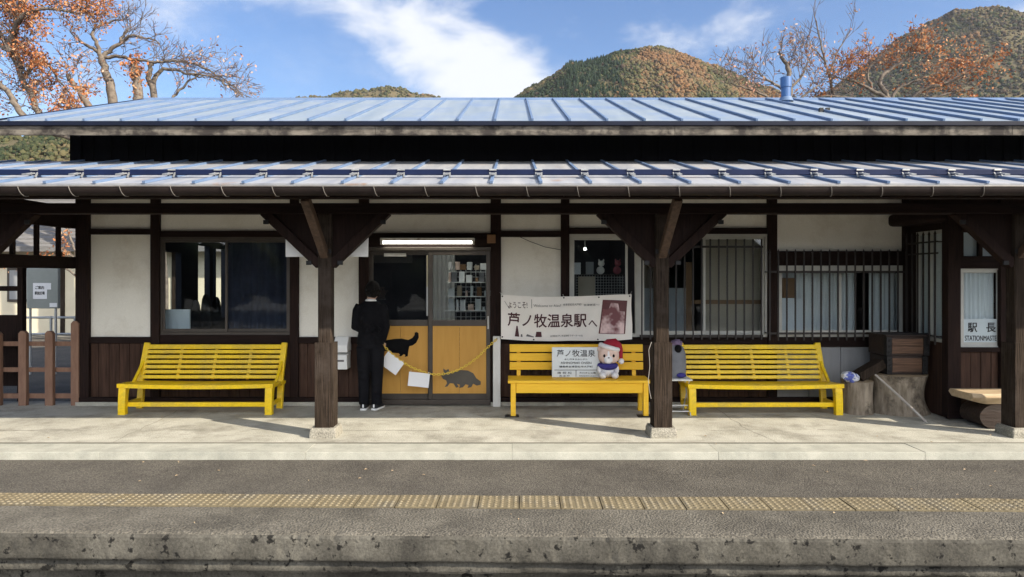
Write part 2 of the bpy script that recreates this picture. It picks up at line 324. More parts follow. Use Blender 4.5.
def remeshed(name, mb, mats, parent, voxel, smooth=4, label=None):
    """union of the shapes as ONE continuous skin"""
    me = bpy.data.meshes.new('tmp'); me.from_pydata([tuple(v) for v in mb.v], [], mb.f)
    bm = bmesh.new(); bm.from_mesh(me); bmesh.ops.recalc_face_normals(bm, faces=bm.faces); bm.to_mesh(me); bm.free()
    t = bpy.data.objects.new('tmp', me); COL.objects.link(t)
    r = t.modifiers.new('r', 'REMESH'); r.mode = 'VOXEL'; r.voxel_size = voxel; r.use_smooth_shade = True
    if smooth:
        sm = t.modifiers.new('s', 'SMOOTH'); sm.iterations = smooth; sm.factor = .5
    dg = bpy.context.evaluated_depsgraph_get(); dg.update()
    out = bpy.data.meshes.new_from_object(t.evaluated_get(dg))
    bpy.data.objects.remove(t); bpy.data.meshes.remove(me)
    out.name = name; out.materials.clear(); out.materials.append(M[mats])
    L = worldloc(parent)
    out.transform(Matrix.Translation(-L))
    out.polygons.foreach_set('use_smooth', [True] * len(out.polygons))
    o = bpy.data.objects.new(name, out); COL.objects.link(o); o.parent = parent
    return o

def text(body, w, h, cx, cz, y, mat, parent, name='lettering', fn=None, rot=0.0, bold=0.0, depth=.0015):
    """lettering fitted into a w x h box centred at (cx,cz), facing -Y, as mesh"""
    c = bpy.data.curves.new('t', 'FONT'); c.body = body; c.extrude = .01
    t = bpy.data.objects.new('t', c); COL.objects.link(t)
    dg = bpy.context.evaluated_depsgraph_get(); dg.update()
    me = bpy.data.meshes.new_from_object(t.evaluated_get(dg))
    bpy.data.objects.remove(t); bpy.data.curves.remove(c)
    co = np.empty(len(me.vertices) * 3); me.vertices.foreach_get('co', co); co = co.reshape(-1, 3)
    mn, mx = co.min(0), co.max(0)
    sx = w / max(1e-6, mx[0] - mn[0]); sz = (h / max(1e-6, mx[1] - mn[1])) if h else sx
    L = worldloc(parent); out = []
    cr, sr = math.cos(rot), math.sin(rot)
    if bold:                                                         # heavier strokes: the same outline laid down a few times, slightly shifted
        em = (mx[1] - mn[1])
        base = me.copy(); n0 = len(co); vs, fs = [tuple(v) for v in co], [tuple(p.vertices) for p in me.polygons]
        av, af = [], []
        for i, (dx, dy) in enumerate(((0, 0), (1, .3), (-1, -.3), (.3, 1), (-.3, -1))):
            av += [(x + dx * bold * em * .55, y + dy * bold * em * .55, z + (.00 if z <= 0 else .004 * i)) for x, y, z in vs]; af += [tuple(k + n0 * i for k in f) for f in fs]
        bpy.data.meshes.remove(base); bpy.data.meshes.remove(me)
        me = bpy.data.meshes.new(name); me.from_pydata(av, [], af); co = np.array(av)
    zmax = max(1e-6, co[:, 2].max())
    for p in co:
        a = (p[0] - (mn[0] + mx[0]) / 2) * sx; b = (p[1] - (mn[1] + mx[1]) / 2) * sz
        X = cx + a * cr - b * sr; Z = cz + a * sr + b * cr
        Y = y - (depth * (.5 + .5 * p[2] / zmax) if p[2] > 0 else -depth)
        if fn: X, Y, Z = fn(X, Y, Z)
        out += [X - L.x, Y - L.y, Z - L.z]
    me.vertices.foreach_set('co', out); me.update()
    me.materials.clear(); me.materials.append(M[mat])
    o = bpy.data.objects.new(name, me); COL.objects.link(o); o.parent = parent
    return o
SKY, SUN, EXPO, CLOUD, HAZE = 0.10, 4.6, 0.92, 5.6, 0.00008
# ------------------------------------------------------------------ THE SETTING
YW = 9.04                                   # front face of the station wall
# ground: one sheet with the track trench in front of the platform
g = MB()
ys = [-900, 4.84, 4.9, 4000]
zs = [-1.10, -1.10, -0.14, -0.14]
for i in range(3):
    n = len(g.v)
    g.add([(-3000, ys[i], zs[i]), (3000, ys[i], zs[i]), (3000, ys[i + 1], zs[i + 1]), (-3000, ys[i + 1], zs[i + 1])], [(0, 1, 2, 3)])
g.build('ground', 'ground', kind='structure')

PR = Matrix.Rotation(R(-1.05), 4, 'Z')       # the platform edge runs slightly askew to the building
def prot(p): return PR @ Vector(p)

f_ = MB(); f_.add([(-30, 9.31, -.10), (30, 9.31, -.10), (30, 20.5, -.12), (-30, 20.5, -.12)], [(0, 1, 2, 3)]); f_.build('forecourt', 'asphalt', kind='structure')
# raised apron in front of the building
a = MB(); a.box(-14, 14, 6.965, 9.3, -0.3, 0.0)
a.build('concrete_apron', 'apron', kind='structure')
# hairline cracks and expansion joints of the apron
c = MB()
for x in (-4.1, 2.72):
    pts = []; px = x
    for k in range(12):
        pts.append((px, 6.99 + k * .185)); px += random.uniform(-.05, .055)
    for (x0, y0), (x1, y1) in zip(pts[:-1], pts[1:]):
        w = random.uniform(.002, .004)
        c.add([(x0 - w, y0, .002), (x0 + w, y0, .002), (x1 + w, y1, .002), (x1 - w, y1, .002)], [(0, 1, 2, 3)])
for y in (7.55,):
    px = -14; py = y
    while px < 14:
        nx = px + .3; ny = y + random.uniform(-.03, .03)
        if random.random() < .55:
            c.add([(px, py - .004, .002), (nx, ny - .004, .002), (nx, ny + .004, .002), (px, py + .004, .002)], [(0, 1, 2, 3)])
        px, py = nx, ny
c.add([(-14, 6.934, .0065), (14, 6.934, .0065), (14, 6.966, .0065), (-14, 6.966, .0065)], [(0, 1, 2, 3)])
c.build('apron_cracks', 'crack', kind='structure')
k = MB(); x = -14.0
while x < 14:
    k.box(x + .001, x + 1.999, 6.585, 6.935, -0.3, 0.004 + random.uniform(-.002, .002)); x += 2.0
k.build('kerb', 'kerb', bevel=.003, kind='structure')
k = MB(); k.box(-14, 14, 6.60, 6.97, -0.29, -0.14); k.build('kerb_bed', 'gap', kind='structure')
s = MB(); s.box(-14, 14, 6.535, 6.584, -0.2, -0.13); s.build('drain_slot', 'gap', kind='structure')
# asphalt of the platform
p = MB()
for x0 in range(-15, 15, 1):
    p.add([prot((x0, 5.43, -.050)), prot((x0 + 1, 5.43, -.050)), (prot((x0 + 1, 6.4, 0)).x, 6.525, -.055), (prot((x0, 6.4, 0)).x, 6.525, -.055)], [(0, 1, 2, 3)], 0)
    p.add([prot((x0, 5.43, -.20)), prot((x0 + 1, 5.43, -.20)), (prot((x0 + 1, 6.4, 0)).x, 6.525, -.20), (prot((x0, 6.4, 0)).x, 6.525, -.20)], [(3, 2, 1, 0)], 0)
    p.add([(prot((x0, 6.4, 0)).x, 6.525, -.20), (prot((x0 + 1, 6.4, 0)).x, 6.525, -.20), (prot((x0 + 1, 6.4, 0)).x, 6.525, -.055), (prot((x0, 6.4, 0)).x, 6.525, -.055)], [(0, 1, 2, 3)], 0)
p.build('asphalt_paving', 'asphalt', kind='structure')
# tactile strip: slabs with raised dots
t = MB(); W = .315; x = -14 * W - .04 - 6 * W
PXs = []
for i in range(46):
    x0 = x + i * W
    y0 = 5.135 + random.uniform(-.004, .004); dz = random.uniform(-.002, .003)
    vs = [prot(v) for v in [(x0 + .004, y0, -.2), (x0 + W - .004, y0, -.2), (x0 + W - .004, y0 + .285, -.2), (x0 + .004, y0 + .285, -.2),
                            (x0 + .004, y0, -.044 + dz), (x0 + W - .004, y0, -.044 + dz), (x0 + W - .004, y0 + .285, -.044 + dz), (x0 + .004, y0 + .285, -.044 + dz)]]
    t.add(vs, [(4, 5, 6, 7), (0, 1, 5, 4), (1, 2, 6, 5), (2, 3, 7, 6), (3, 0, 4, 7)])
    for a_ in range(6):
        for b_ in range(6):
            cx = x0 + .03 + a_ * .0505; cy = y0 + .026 + b_ * .0462
            r0, r1, z0 = .0165, .009, -.044 + dz
            vv = []
            for rr, zz in ((r0, z0 - .001), (r1, z0 + .006)):
                for q in range(7):
                    an = 2 * math.pi * q / 7
                    vv.append(prot((cx + rr * math.cos(an), cy + rr * math.sin(an), zz)))
            t.add(vv, [(q, (q + 1) % 7, 7 + (q + 1) % 7, 7 + q) for q in range(7)] + [tuple(range(7, 14))], 1)
t.build('tactile_paving', ['tactile', 'dots'], kind='structure')
tb = MB(); tb.add([prot(v) for v in [(-15, 5.12, -.062), (15, 5.12, -.062), (15, 5.44, -.062), (-15, 5.44, -.062)]], [(0, 1, 2, 3)]); tb.build('tactile_bed', 'gap', kind='structure')

# platform edge: broken, pitted concrete nosing (displaced grid)
def edge_material():
    m = bpy.data.materials.new('pitted_platform_face'); t, N, L = nt(m)
    out = N.new('ShaderNodeOutputMaterial'); b = N.new('ShaderNodeBsdfPrincipled'); b.inputs['Roughness'].default_value = .95
    b.inputs['Specular IOR Level'].default_value = .2
    tc = N.new('ShaderNodeTexCoord')
    def noi(sc, det=6, st=None, rough=.65):
        n = N.new('ShaderNodeTexNoise'); n.inputs['Scale'].default_value = sc; n.inputs['Detail'].default_value = det; n.inputs['Roughness'].default_value = rough
        if st:
            mp = N.new('ShaderNodeMapping'); mp.inputs['Scale'].default_value = st; L.new(tc.outputs['Object'], mp.inputs[0]); L.new(mp.outputs[0], n.inputs['Vector'])
        else: L.new(tc.outputs['Object'], n.inputs['Vector'])
        return n.outputs['Fac']
    def rmp(f, a, bb, c0, c1):
        r = N.new('ShaderNodeValToRGB'); r.color_ramp.elements[0].position = a; r.color_ramp.elements[1].position = bb
        r.color_ramp.elements[0].color = rgba(c0); r.color_ramp.elements[1].color = rgba(c1); L.new(f, r.inputs[0]); return r.outputs[0]
    def mix(fac, A, B, mode='MIX'):
        x = N.new('ShaderNodeMix'); x.data_type = 'RGBA'; x.blend_type = mode
        if isinstance(fac, float): x.inputs['Factor'].default_value = fac
        else: L.new(fac, x.inputs['Factor'])
        L.new(A, x.inputs['A'])
        if isinstance(B, tuple): x.inputs['B'].default_value = rgba(B)
        else: L.new(B, x.inputs['B'])
        return x.outputs['Result']
    base = rmp(noi(2.4, 8), .35, .68, (.072, .067, .056), (.140, .131, .110))
    base = mix(rmp(noi(1.1, 8, (1, 1, .45)), .46, .60, (0, 0, 0), (.85, .85, .85)), base, (.046, .043, .037))
    base = mix(rmp(noi(13, 6), .578, .62, (0, 0, 0), (.92, .92, .92)), base, (.010, .0095, .009))
    base = mix(rmp(noi(6, 6), .62, .70, (0, 0, 0), (.5, .5, .5)), base, (.17, .16, .13))
    base = mix(1.0, base, rmp(noi(58, 3), .3, .7, (.68, .68, .68), (1.3, 1.3, 1.3)), 'MULTIPLY')
    L.new(base, b.inputs['Base Color'])
    bp = N.new('ShaderNodeBump'); bp.inputs['Strength'].default_value = .8; bp.inputs['Distance'].default_value = .008
    L.new(noi(24, 8), bp.inputs['Height']); L.new(bp.outputs[0], b.inputs['Normal'])
    L.new(b.outputs[0], out.inputs[0]); return m
M['edge_face'] = edge_material()
def make_edge():
    prof = [(5.125, -.048), (5.0, -.049), (4.88, -.050), (4.78, -.051), (4.70, -.051), (4.645, -.053), (4.615, -.062), (4.605, -.082),
            (4.605, -.11), (4.605, -.14), (4.605, -.17), (4.606, -.20), (4.61, -.225), (4.615, -.242), (4.65, -.252), (4.655, -.27), (4.655, -.30),
            (4.658, -.325), (4.67, -.34), (4.80, -.345), (4.81, -.45), (4.81, -1.12)]
    nx = 760; m = MB(); vs = []
    for i in range(nx + 1):
        x = -9.5 + 19.0 * i / nx
        for j, (y, z) in enumerate(prof):
            d = noise.noise(Vector((x * 3.1, y * 9, z * 14))) * .006 + noise.noise(Vector((x * 11, y * 20, z * 33))) * .004
            if 5 <= j <= 7: d += max(0, noise.noise(Vector((x * 5.3, 3.1, 0)))) * .010 + max(0, noise.noise(Vector((x * 19, 9.1, 0))) - .15) * .02
            pit = max(0, noise.noise(Vector((x * 16, z * 18, 5))) - .30) * .06 if j >= 8 else 0
            if j in (12, 13, 14, 17, 18): d += noise.noise(Vector((x * 2.3, 7.7, j))) * .009
            if j == 0: yy, zz = y, z
            elif j < 5: yy, zz = y, z + d * .35
            elif j < 8: yy, zz = y + abs(d) * .8, z - abs(d) * .7
            else: yy, zz = y + d * .4 + pit * .6, z + (d * .7 if j > 11 else 0)
            vs.append(prot((x, yy, zz)))
    n = len(prof)
    fs = []; mi = []
    o = len(m.v); m.v += [tuple(v) for v in vs]
    for i in range(nx):
        for j in range(n - 1):
            m.f.append((i * n + j, i * n + j + 1, (i + 1) * n + j + 1, (i + 1) * n + j)); m.m.append(0 if j < 6 else 1); m.sm.append(j not in (6, 7, 13, 17, 18))
    return m.build('platform_edge', ['edge_top', 'edge_face'], kind='structure')
make_edge()
# a few small chips of fallen leaf on the platform
lv = MB()
for i in range(46):
    x = random.uniform(-5, 5.2); y = random.choice([random.uniform(5.45, 6.5), random.uniform(6.6, 8.8), random.uniform(4.7, 5.1)])
    z = -.046 if y < 6.54 else .008; an = random.uniform(0, 6.3); r = random.uniform(.008, .02)
    cs, sn = math.cos(an) * r, math.sin(an) * r
    lv.add([(x - cs, y - sn, z), (x + sn * .6, y - cs * .6, z + .006), (x + cs, y + sn, z + .002), (x - sn * .6, y + cs * .6, z + .007)], [(0, 1, 2, 3)])
lv.build('fallen_leaves', 'slab', kind='stuff'); tag(bpy.data.objects['fallen_leaves'], 'small dry fallen leaves scattered over the platform paving', 'leaves')

# ------------------------------------------------------------------ STATION BUILDING
B = thing('station_building', 'long low timber station with blue metal roof and deep platform canopy', 'building', (0, YW, 0))
def canz(y): return 2.56 + .244 * (y - 6.25)
def roofz(y): return 3.60 + .338 * (y - 8.27)
XL, XR = -5.78, 9.6

def panel(px0, px1, py0, py1, mat='plaster', name='wall_panel', y=9.055, back=9.14):
    return fbox(name, mat, B, px0, px1, py0, py1, y, back, .003)
def beam(px0, px1, py0, py1, y=9.02, back=9.13, mat='darkh', name='lintel'):
    return fbox(name, mat, B, px0, px1, py0, py1, y, back, .006)
def wpost(px0, px1, py0=169, py1=404.5, y=9.0, mat='dark'):
    return fbox('wall_post', mat, B, px0, px1, py0, py1, y, 9.145, .006)

for a_, b_ in ((75, 88.5), (150, 159), (289.5, 298), (358.5, 368.5), (490.5, 501), (561, 569.5), (768, 777.5), (904, 914)):
    wpost(a_, b_)
TOP = 170
# bay A
panel(88, 150.5, TOP, 229.5); beam(88, 150.5, 229, 234.5); panel(88, 150.5, 234, 337.5); beam(88, 150.5, 337, 343.5)
# bay B (window)
panel(158.5, 290, TOP, 231.5); beam(158.5, 290, 231, 237); beam(158.5, 290, 335, 343.5)
# bay C
panel(297.5, 359, TOP, 229.5); beam(297.5, 359, 229, 234.5); panel(297.5, 359, 234, 337.5); beam(297.5, 359, 337, 343.5)
# bay D (door)
panel(368, 491, TOP, 233.5); beam(368, 491, 233, 247, mat='darkh'); beam(368, 491, 247, 250.5, y=9.0, mat='bronze', name='door_track')
# bay E
panel(500.5, 561.5, TOP, 231.5); beam(500.5, 561.5, 231, 237); panel(500.5, 561.5, 236.5, 337.5); beam(500.5, 561.5, 337, 343.5)
# bay F (windows)
panel(569, 768.5, TOP, 228.5); beam(569, 768.5, 228, 234); beam(569, 768.5, 337, 345)
# bay G (window cage)
panel(777, 904.5, TOP, 251.5); beam(777, 904.5, 251, 265.5, y=9.0); beam(777, 904.5, 337, 347)
def wainscot(px0, px1, py0, py1=402.5, mat='wains', y=9.05, back=9.14, pitch=.135):
    x0, x1, _, _, z0, z1 = fb(px0, px1, py0, py1, y, back)
    m = MB(); n = max(1, round((x1 - x0) / pitch)); w = (x1 - x0) / n
    for i in range(n):
        m.box(x0 + i * w + .003, x0 + (i + 1) * w - .003, y + random.uniform(0, .006), back - .03, z0, z1)
    m.box(x0, x1, back - .029, back, z0, z1)
    return m.build('wainscot', mat, B, .003, 1)
wainscot(88, 150.5, 343); wainscot(158.5, 290, 343); wainscot(297.5, 359, 343); wainscot(500.5, 561.5, 343)
wainscot(569, 768.5, 344.5); wainscot(777, 904.5, 346.5, mat='sheet', pitch=.40)
for a_, b_ in ((75, 368.5), (490.5, 914)):           # sill beam on a low concrete footing
    fbox('sill_beam', 'darkh', B, a_, b_, 397.5, 402.5, 8.985, 9.05, .006)
    fbox('foundation', 'apron', B, a_, b_, 402.2, 406.5, 8.975, 9.2, .006)
fbox('threshold', 'bronze', B, 368.5, 490.5, 400, 404.8, 8.96, 9.12, .004)
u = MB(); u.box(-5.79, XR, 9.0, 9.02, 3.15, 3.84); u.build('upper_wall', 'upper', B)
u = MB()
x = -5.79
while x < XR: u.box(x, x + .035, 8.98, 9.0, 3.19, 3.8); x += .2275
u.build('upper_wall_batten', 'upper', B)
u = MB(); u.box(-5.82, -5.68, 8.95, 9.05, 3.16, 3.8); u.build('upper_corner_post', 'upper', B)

def window(px0, px1, py0, py1, y, panes, mat, fr=.045, name='window', depth=.07, sill=True, pane_names=None):
    """frame with a sash and a glass pane for every light; panes = list of (px0,px1)"""
    x0, x1, _, _, z0, z1 = fb(px0, px1, py0, py1, y, y + depth)
    m = MB(); w = fr
    m.box(x0, x1, y, y + depth, z1 - w, z1); m.box(x0, x1, y, y + depth, z0, z0 + w)
    m.box(x0, x0 + w, y + .001, y + depth - .001, z0 + w, z1 - w); m.box(x1 - w, x1, y + .001, y + depth - .001, z0 + w, z1 - w)
    f = m.build(name, mat, B, .003, 1)
    for i, (a_, b_) in enumerate(panes):
        xa, xb = PX(a_, y), PX(b_, y); off = .012 + .024 * (i % 2); q = MB(); v = .032
        q.box(xa, xb, y + off, y + off + .022, z1 - w - v, z1 - w - .001); q.box(xa, xb, y + off, y + off + .022, z0 + w + .001, z0 + w + v + .01)
        q.box(xa, xa + v, y + off + .001, y + off + .021, z0 + w + v, z1 - w - v); q.box(xb - v, xb, y + off + .001, y + off + .021, z0 + w + v, z1 - w - v)
        q.build('sash', mat, f, .002, 1)
        q = MB(); q.box(xa + v - .004, xb - v + .004, y + off + .009, y + off + .013, z0 + w + v, z1 - w - v)
        q.build('pane', 'glass', f)
    return f
window(159, 290, 236.5, 335.5, 9.035, [(162, 227), (224, 288)], 'bronze')
window(569.3, 639, 233.8, 337.3, 9.03, [(572, 628)], 'alu', fr=.05)
window(639, 768.2, 233.8, 337.3, 9.03, [(642, 706), (702, 766)], 'alu', fr=.04)
window(777.3, 904.2, 265.3, 337.3, 9.03, [(780, 842), (840, 902)], 'alu', fr=.05)

# doors: two sliding leaves with ochre lower panels and a cat cut-out on each
def leaf(px0, px1, y, cat, mat):
    x0, x1 = PX(px0, y), PX(px1, y); z0, z1 = PZ(400, y), PZ(250.5, y); zm0, zm1 = PZ(326, y), PZ(320, y)
    m = MB(); st = .055
    m.box(x0, x0 + st, y, y + .035, z0, z1); m.box(x1 - st, x1, y, y + .035, z0, z1)
    for a_, b_ in ((z1 - .06, z1 - .001), (zm0, zm1), (z0 + .001, z0 + .085)): m.box(x0 + st, x1 - st, y + .001, y + .034, a_, b_)
    d = m.build('sliding_door', 'bronze', B, .003, 1)
    q = MB(); q.box(x0 + st - .003, x1 - st + .003, y + .015, y + .020, zm1 - .002, z1 - .058); q.build('pane', 'glass', d)
    q = MB(); xm = (x0 + x1) / 2
    q.box(x0 + st, xm - .0015, y + .010, y + .024, z0 + .084, zm0 + .001); q.box(xm + .0015, x1 - st, y + .010, y + .024, z0 + .084, zm0 + .001)
    q.build('lower_panel', 'ochre', d)
    q = MB(); q.poly([(PX(350 + a_ * .1907, y), PZ(310 + b_ * .1907, y)) for a_, b_ in cat], y + .004, y + .0095); q.build('cat_cutout', mat, d)
    q = MB(); hx = x1 - .028; q.box(hx - .010, hx + .010, y - .010, y + .002, PZ(329, y), PZ(316, y)); q.build('handle', 'alu', d, .004)
    return d
cat1 = [(150, 150), (128, 150), (120, 138), (112, 150), (100, 160), (96, 178), (104, 196), (124, 206), (150, 206), (166, 212), (160, 236), (172, 238), (182, 215), (200, 215), (222, 224), (255, 227), (262, 236), (254, 242), (268, 243), (282, 232), (290, 236), (286, 246), (302, 243), (306, 212), (311, 190), (328, 186), (347, 172), (360, 145), (359, 122), (350, 115), (339, 119), (338, 132), (326, 147), (305, 157), (270, 150), (230, 152), (185, 160)]
cat2 = [(478, 346), (492, 328), (488, 307), (503, 317), (516, 309), (521, 326), (548, 325), (582, 315), (618, 318), (646, 332), (662, 358), (686, 376), (685, 392), (665, 397), (646, 387), (636, 405), (616, 409), (622, 394), (606, 390), (592, 406), (572, 409), (577, 393), (560, 387), (570, 404), (556, 408), (543, 386), (524, 384), (511, 401), (496, 404), (509, 384), (504, 369), (488, 362)]
leaf(368.8, 432, 9.055, cat1, 'black'); leaf(428.5, 490.3, 9.015, cat2, 'greycat')
fbox('door_plate', 'oldwhite', B, 384, 406, 253.2, 256.4, 9.045, 9.053, .001)
lamp = fbox('fluorescent_lamp', 'oldwhite', B, 380, 474.5, 237.8, 241, 8.93, 9.0, .004)
q = MB(); zt = PZ(242.0, 8.93)
q.tube([(PX(383, 8.93), 8.95, zt), (PX(472, 8.93), 8.95, zt)], .021, 12); q.build('tube', 'tube', lamp)
for px in (381.5, 473):
    q = MB(); q.box(PX(px, 8.93) - .016, PX(px, 8.93) + .016, 8.925, 8.985, zt - .032, zt + .03); q.build('lamp_socket', 'oldwhite', lamp, .004)
fbox('junction_box', 'card', B, 487, 495.5, 234.5, 243, 8.95, 9.0, .006)
m = MB(); pts = [PT(520, 237, 9.04), PT(530, 241.5, 9.04), PT(545, 247, 9.04), PT(562, 250, 9.03)]; m.tube(pts, .004, 6); m.build('cable', 'iron', B)

# iron bar grilles
def grille(pxs, y, py0, py1, rails, spike, name='window_grille', back=9.03):
    m = MB()
    for px in pxs:
        x = PX(px, y); z0, z1 = PZ(py1, y), PZ(py0, y)
        m.box(x - .0085, x + .0085, y, y + .017, z0, z1)
        if spike:
            m.add([(x - .013, y - .004, z1), (x + .013, y - .004, z1), (x + .013, y + .021, z1), (x - .013, y + .021, z1), (x, y + .008, z1 + .05)], [(0, 1, 4), (1, 2, 4), (2, 3, 4), (3, 0, 4), (3, 2, 1, 0)])
    for pa, pb in rails:
        m.box(PX(pxs[0] - 2, y), PX(pxs[-1] + 2, y), y + .018, y + .034, PZ(pb, y), PZ(pa, y))
        for px in (pxs[0], pxs[len(pxs) // 2], pxs[-1]):
            x = PX(px, y); zz = (PZ(pa, y) + PZ(pb, y)) / 2; m.box(x - .008, x + .008, y + .034, back, zz - .008, zz + .008)
    return m.build(name, 'grille', B)
grille([642 + 8.55 * i for i in range(15)], 8.90, 239, 339.5, [(245.6, 247.8), (335, 337.6)], False)
grille([770 + 8.55 * i for i in range(17)], 8.86, 252.5, 340.5, [(270.8, 273), (332.5, 334.6)], True)

# bay of the stationmaster's office, set forward on the right
YB = 8.14
def bbox(name, mat, px0, px1, py0, py1, y=YB, back=None, bev=.005): return fbox(name, mat, B, px0, px1, py0, py1, y, back or y + .12, bev)
bt = 168
bbox('wall_post', 'dark', 948, 961, bt, 417, 8.10); bbox('wall_post', 'dark', 1001, 1016, bt, 417, 8.10); [bbox('wall_post', 'dark', q_, q_ + 13, bt, 417, 8.10) for q_ in (1072, 1142, 1212)]
for a_, b_ in ((960.5, 1001.5), (1015.5, 1072.5), (1084.5, 1142.5), (1154.5, 1212.5)):
    bbox('wall_panel', 'dark', a_, b_, bt, 222); bbox('lintel', 'darkh', a_, b_, 221.5, 231.5, 8.12)
    bbox('lintel', 'darkh', a_, b_, 256, 268.5, 8.12); bbox('window_sill', 'darkh', a_, b_, 347.5, 352, 8.11)
    w = MB(); x0, x1, _, _, z0, z1 = fb(a_, b_, 352, 416, YB + .01, YB + .1)
    n = 4
    for i in range(n): w.box(x0 + (x1 - x0) * i / n + .003, x0 + (x1 - x0) * (i + 1) / n - .003, YB + .01 + random.uniform(0, .006), YB + .07, z0, z1)
    w.box(x0, x1, YB + .071, YB + .1, z0, z1); w.build('wainscot', 'wains', B, .003, 1)
    window(a_, b_, 268, 348, YB + .01, [(a_ + 1.5, b_ - 1)], 'alu', fr=.025)
    cm = MB(); rings = []                                                # net curtain behind the glass, hung in folds
    x0, x1 = PX(a_ + 3, YB), PX(b_ - 3, YB); nx = 60
    for zz, sq in ((PZ(270, YB), 1), (PZ(300, YB), .98), (PZ(346, YB), .98)):
        rings.append([(x0 + (x1 - x0) * i / nx, YB + .075 + .010 * math.sin(i * .82 + zz * 1.5) + .004 * math.sin(i * 2.1 + 3 * zz), zz) for i in range(nx + 1)])
    vs = [p_ for r_ in rings for p_ in r_]; n_ = nx + 1
    cm.add(vs, [(j * n_ + i, j * n_ + i + 1, (j + 1) * n_ + i + 1, (j + 1) * n_ + i) for j in range(2) for i in range(nx)], 0, True)
    cm.build('curtain', 'curtain', B)
for a_, b_ in ((960.5, 1001.5), (1015.5, 1072.5), (1084.5, 1142.5), (1154.5, 1212.5)):
    for px in (a_ + 1.5, (a_ + b_) / 2, b_ - 1.5): tr = MB(); tr.box(PX(px, YB) - .02, PX(px, YB) + .02, YB, YB + .05, PZ(256.2, YB), PZ(231.3, YB)); tr.build('transom_bar', 'dark', B)
tr = MB(); tr.box(PX(961, YB), PX(1212, YB), YB + .02, YB + .024, PZ(256.2, YB), PZ(231.3, YB)); tr.build('transom_pane', 'glass', B)
tr = MB(); tr.box(PX(961, YB), PX(1212, YB), YB + .06, YB + .07, PZ(257, YB), PZ(230, YB)); tr.build('transom_blind', 'curtain', B)
bbox('sill_beam', 'darkh', 948, 1225, 414, 419, 8.09, 8.14)
# side wall of the bay with its own barred window
XS = 5.25
def sbox(name, mat, y0, y1, z0, z1, x0=XS, x1=XS + .12, bev=.004):
    m = MB(); m.box(x0, x1, y0, y1, z0, z1); return m.build(name, mat, B, bev)
sbox('side_wall_panel', 'wains', 8.22, 9.0, .0, .90); sbox('side_wall_panel', 'dark', 8.22, 9.0, 2.28, 3.0)
sbox('side_wall_panel', 'dark', 8.82, 9.0, .90, 2.28); sbox('side_wall_panel', 'dark', 8.20, 8.24, .90, 2.28)
f = sbox('window', 'alu', 8.24, 8.82, 2.235, 2.28, XS - .01, XS + .05)
for y0, y1, z0, z1 in ((8.24, 8.82, .90, .945), (8.24, 8.285, .945, 2.235), (8.775, 8.82, .945, 2.235), (8.51, 8.55, .945, 2.235)):
    q = MB(); q.box(XS - .008, XS + .048, y0, y1, z0, z1); q.build('frame_member', 'alu', f, .003)
q = MB(); q.box(XS + .02, XS + .024, 8.28, 8.78, .94, 2.24); q.build('pane', 'glass', f)
q = MB(); q.box(XS + .045, XS + .050, 8.26, 8.80, .92, 2.26); q.build('curtain', 'curtain', f)
m = MB()
for i in range(6):
    y = 8.22 + i * .118; m.box(XS - .14, XS - .123, y, y + .017, .88, 2.22)
    m.add([(XS - .144, y - .004, 2.22), (XS - .119, y - .004, 2.22), (XS - .119, y + .021, 2.22), (XS - .144, y + .021, 2.22), (XS - .131, y + .008, 2.27)], [(0, 1, 4), (1, 2, 4), (2, 3, 4), (3, 0, 4)])
for z in (.97, 1.98, 2.12): m.box(XS - .122, XS - .108, 8.20, 8.84, z, z + .02)
for z in (.97, 2.12):
    for y in (8.22, 8.81): m.box(XS - .108, XS, y, y + .016, z, z + .016)
m.build('window_grille', 'grille', B)
q = MB(); q.box(XS - .30, XS + .1, 8.12, 8.98, 2.36, 2.52); q.build('bracket_beam', 'darkh', B, .05, 3)
q = MB(); q.box(XS - .05, XS, 8.155, 8.20, .86, .94); q.box(XS - .045, XS - .005, 8.16, 8.19, .76, .86); q.build('latch', 'oldwhite', B, .006)

# interior: dark rooms behind the glass
i_ = MB(); i_.box(-5.7, XR, 9.15, 13.9, -.1, .02); i_.build('interior_floor', 'intfloor', B)
i_ = MB(); i_.box(-5.75, XR, 9.15, 14.0, 3.0, 3.05); i_.build('interior_ceiling', 'soffit', B)
i_ = MB()
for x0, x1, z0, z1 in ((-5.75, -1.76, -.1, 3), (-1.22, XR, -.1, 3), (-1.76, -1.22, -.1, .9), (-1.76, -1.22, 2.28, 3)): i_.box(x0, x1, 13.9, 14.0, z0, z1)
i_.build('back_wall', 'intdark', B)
for bx in ((XR, XR + .1, 8.2, 14, -.1, 3.1), (2.0, 2.08, 9.16, 13.9, 0, 3), (XS + .13, XR, 9.05, 9.15, -.1, 3)):
    i_ = MB(); i_.box(*bx); i_.build('partition', 'intdark', B)
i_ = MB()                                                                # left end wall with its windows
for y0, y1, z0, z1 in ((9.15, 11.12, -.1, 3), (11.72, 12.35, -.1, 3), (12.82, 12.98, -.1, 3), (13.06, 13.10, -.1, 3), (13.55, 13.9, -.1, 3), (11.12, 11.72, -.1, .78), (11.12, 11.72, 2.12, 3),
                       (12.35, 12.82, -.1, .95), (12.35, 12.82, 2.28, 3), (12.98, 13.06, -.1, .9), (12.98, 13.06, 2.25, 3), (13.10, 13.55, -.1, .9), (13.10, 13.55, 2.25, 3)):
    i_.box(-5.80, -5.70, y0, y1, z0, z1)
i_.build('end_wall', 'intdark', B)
i_ = MB(); n = 40; x0, x1 = PX(431, 13.2), PX(455, 13.2)
vs = [(x0 + (x1 - x0) * i / n, 13.2 + .03 * math.sin(i * .9), z) for z in (.3, 2.3) for i in range(n + 1)]
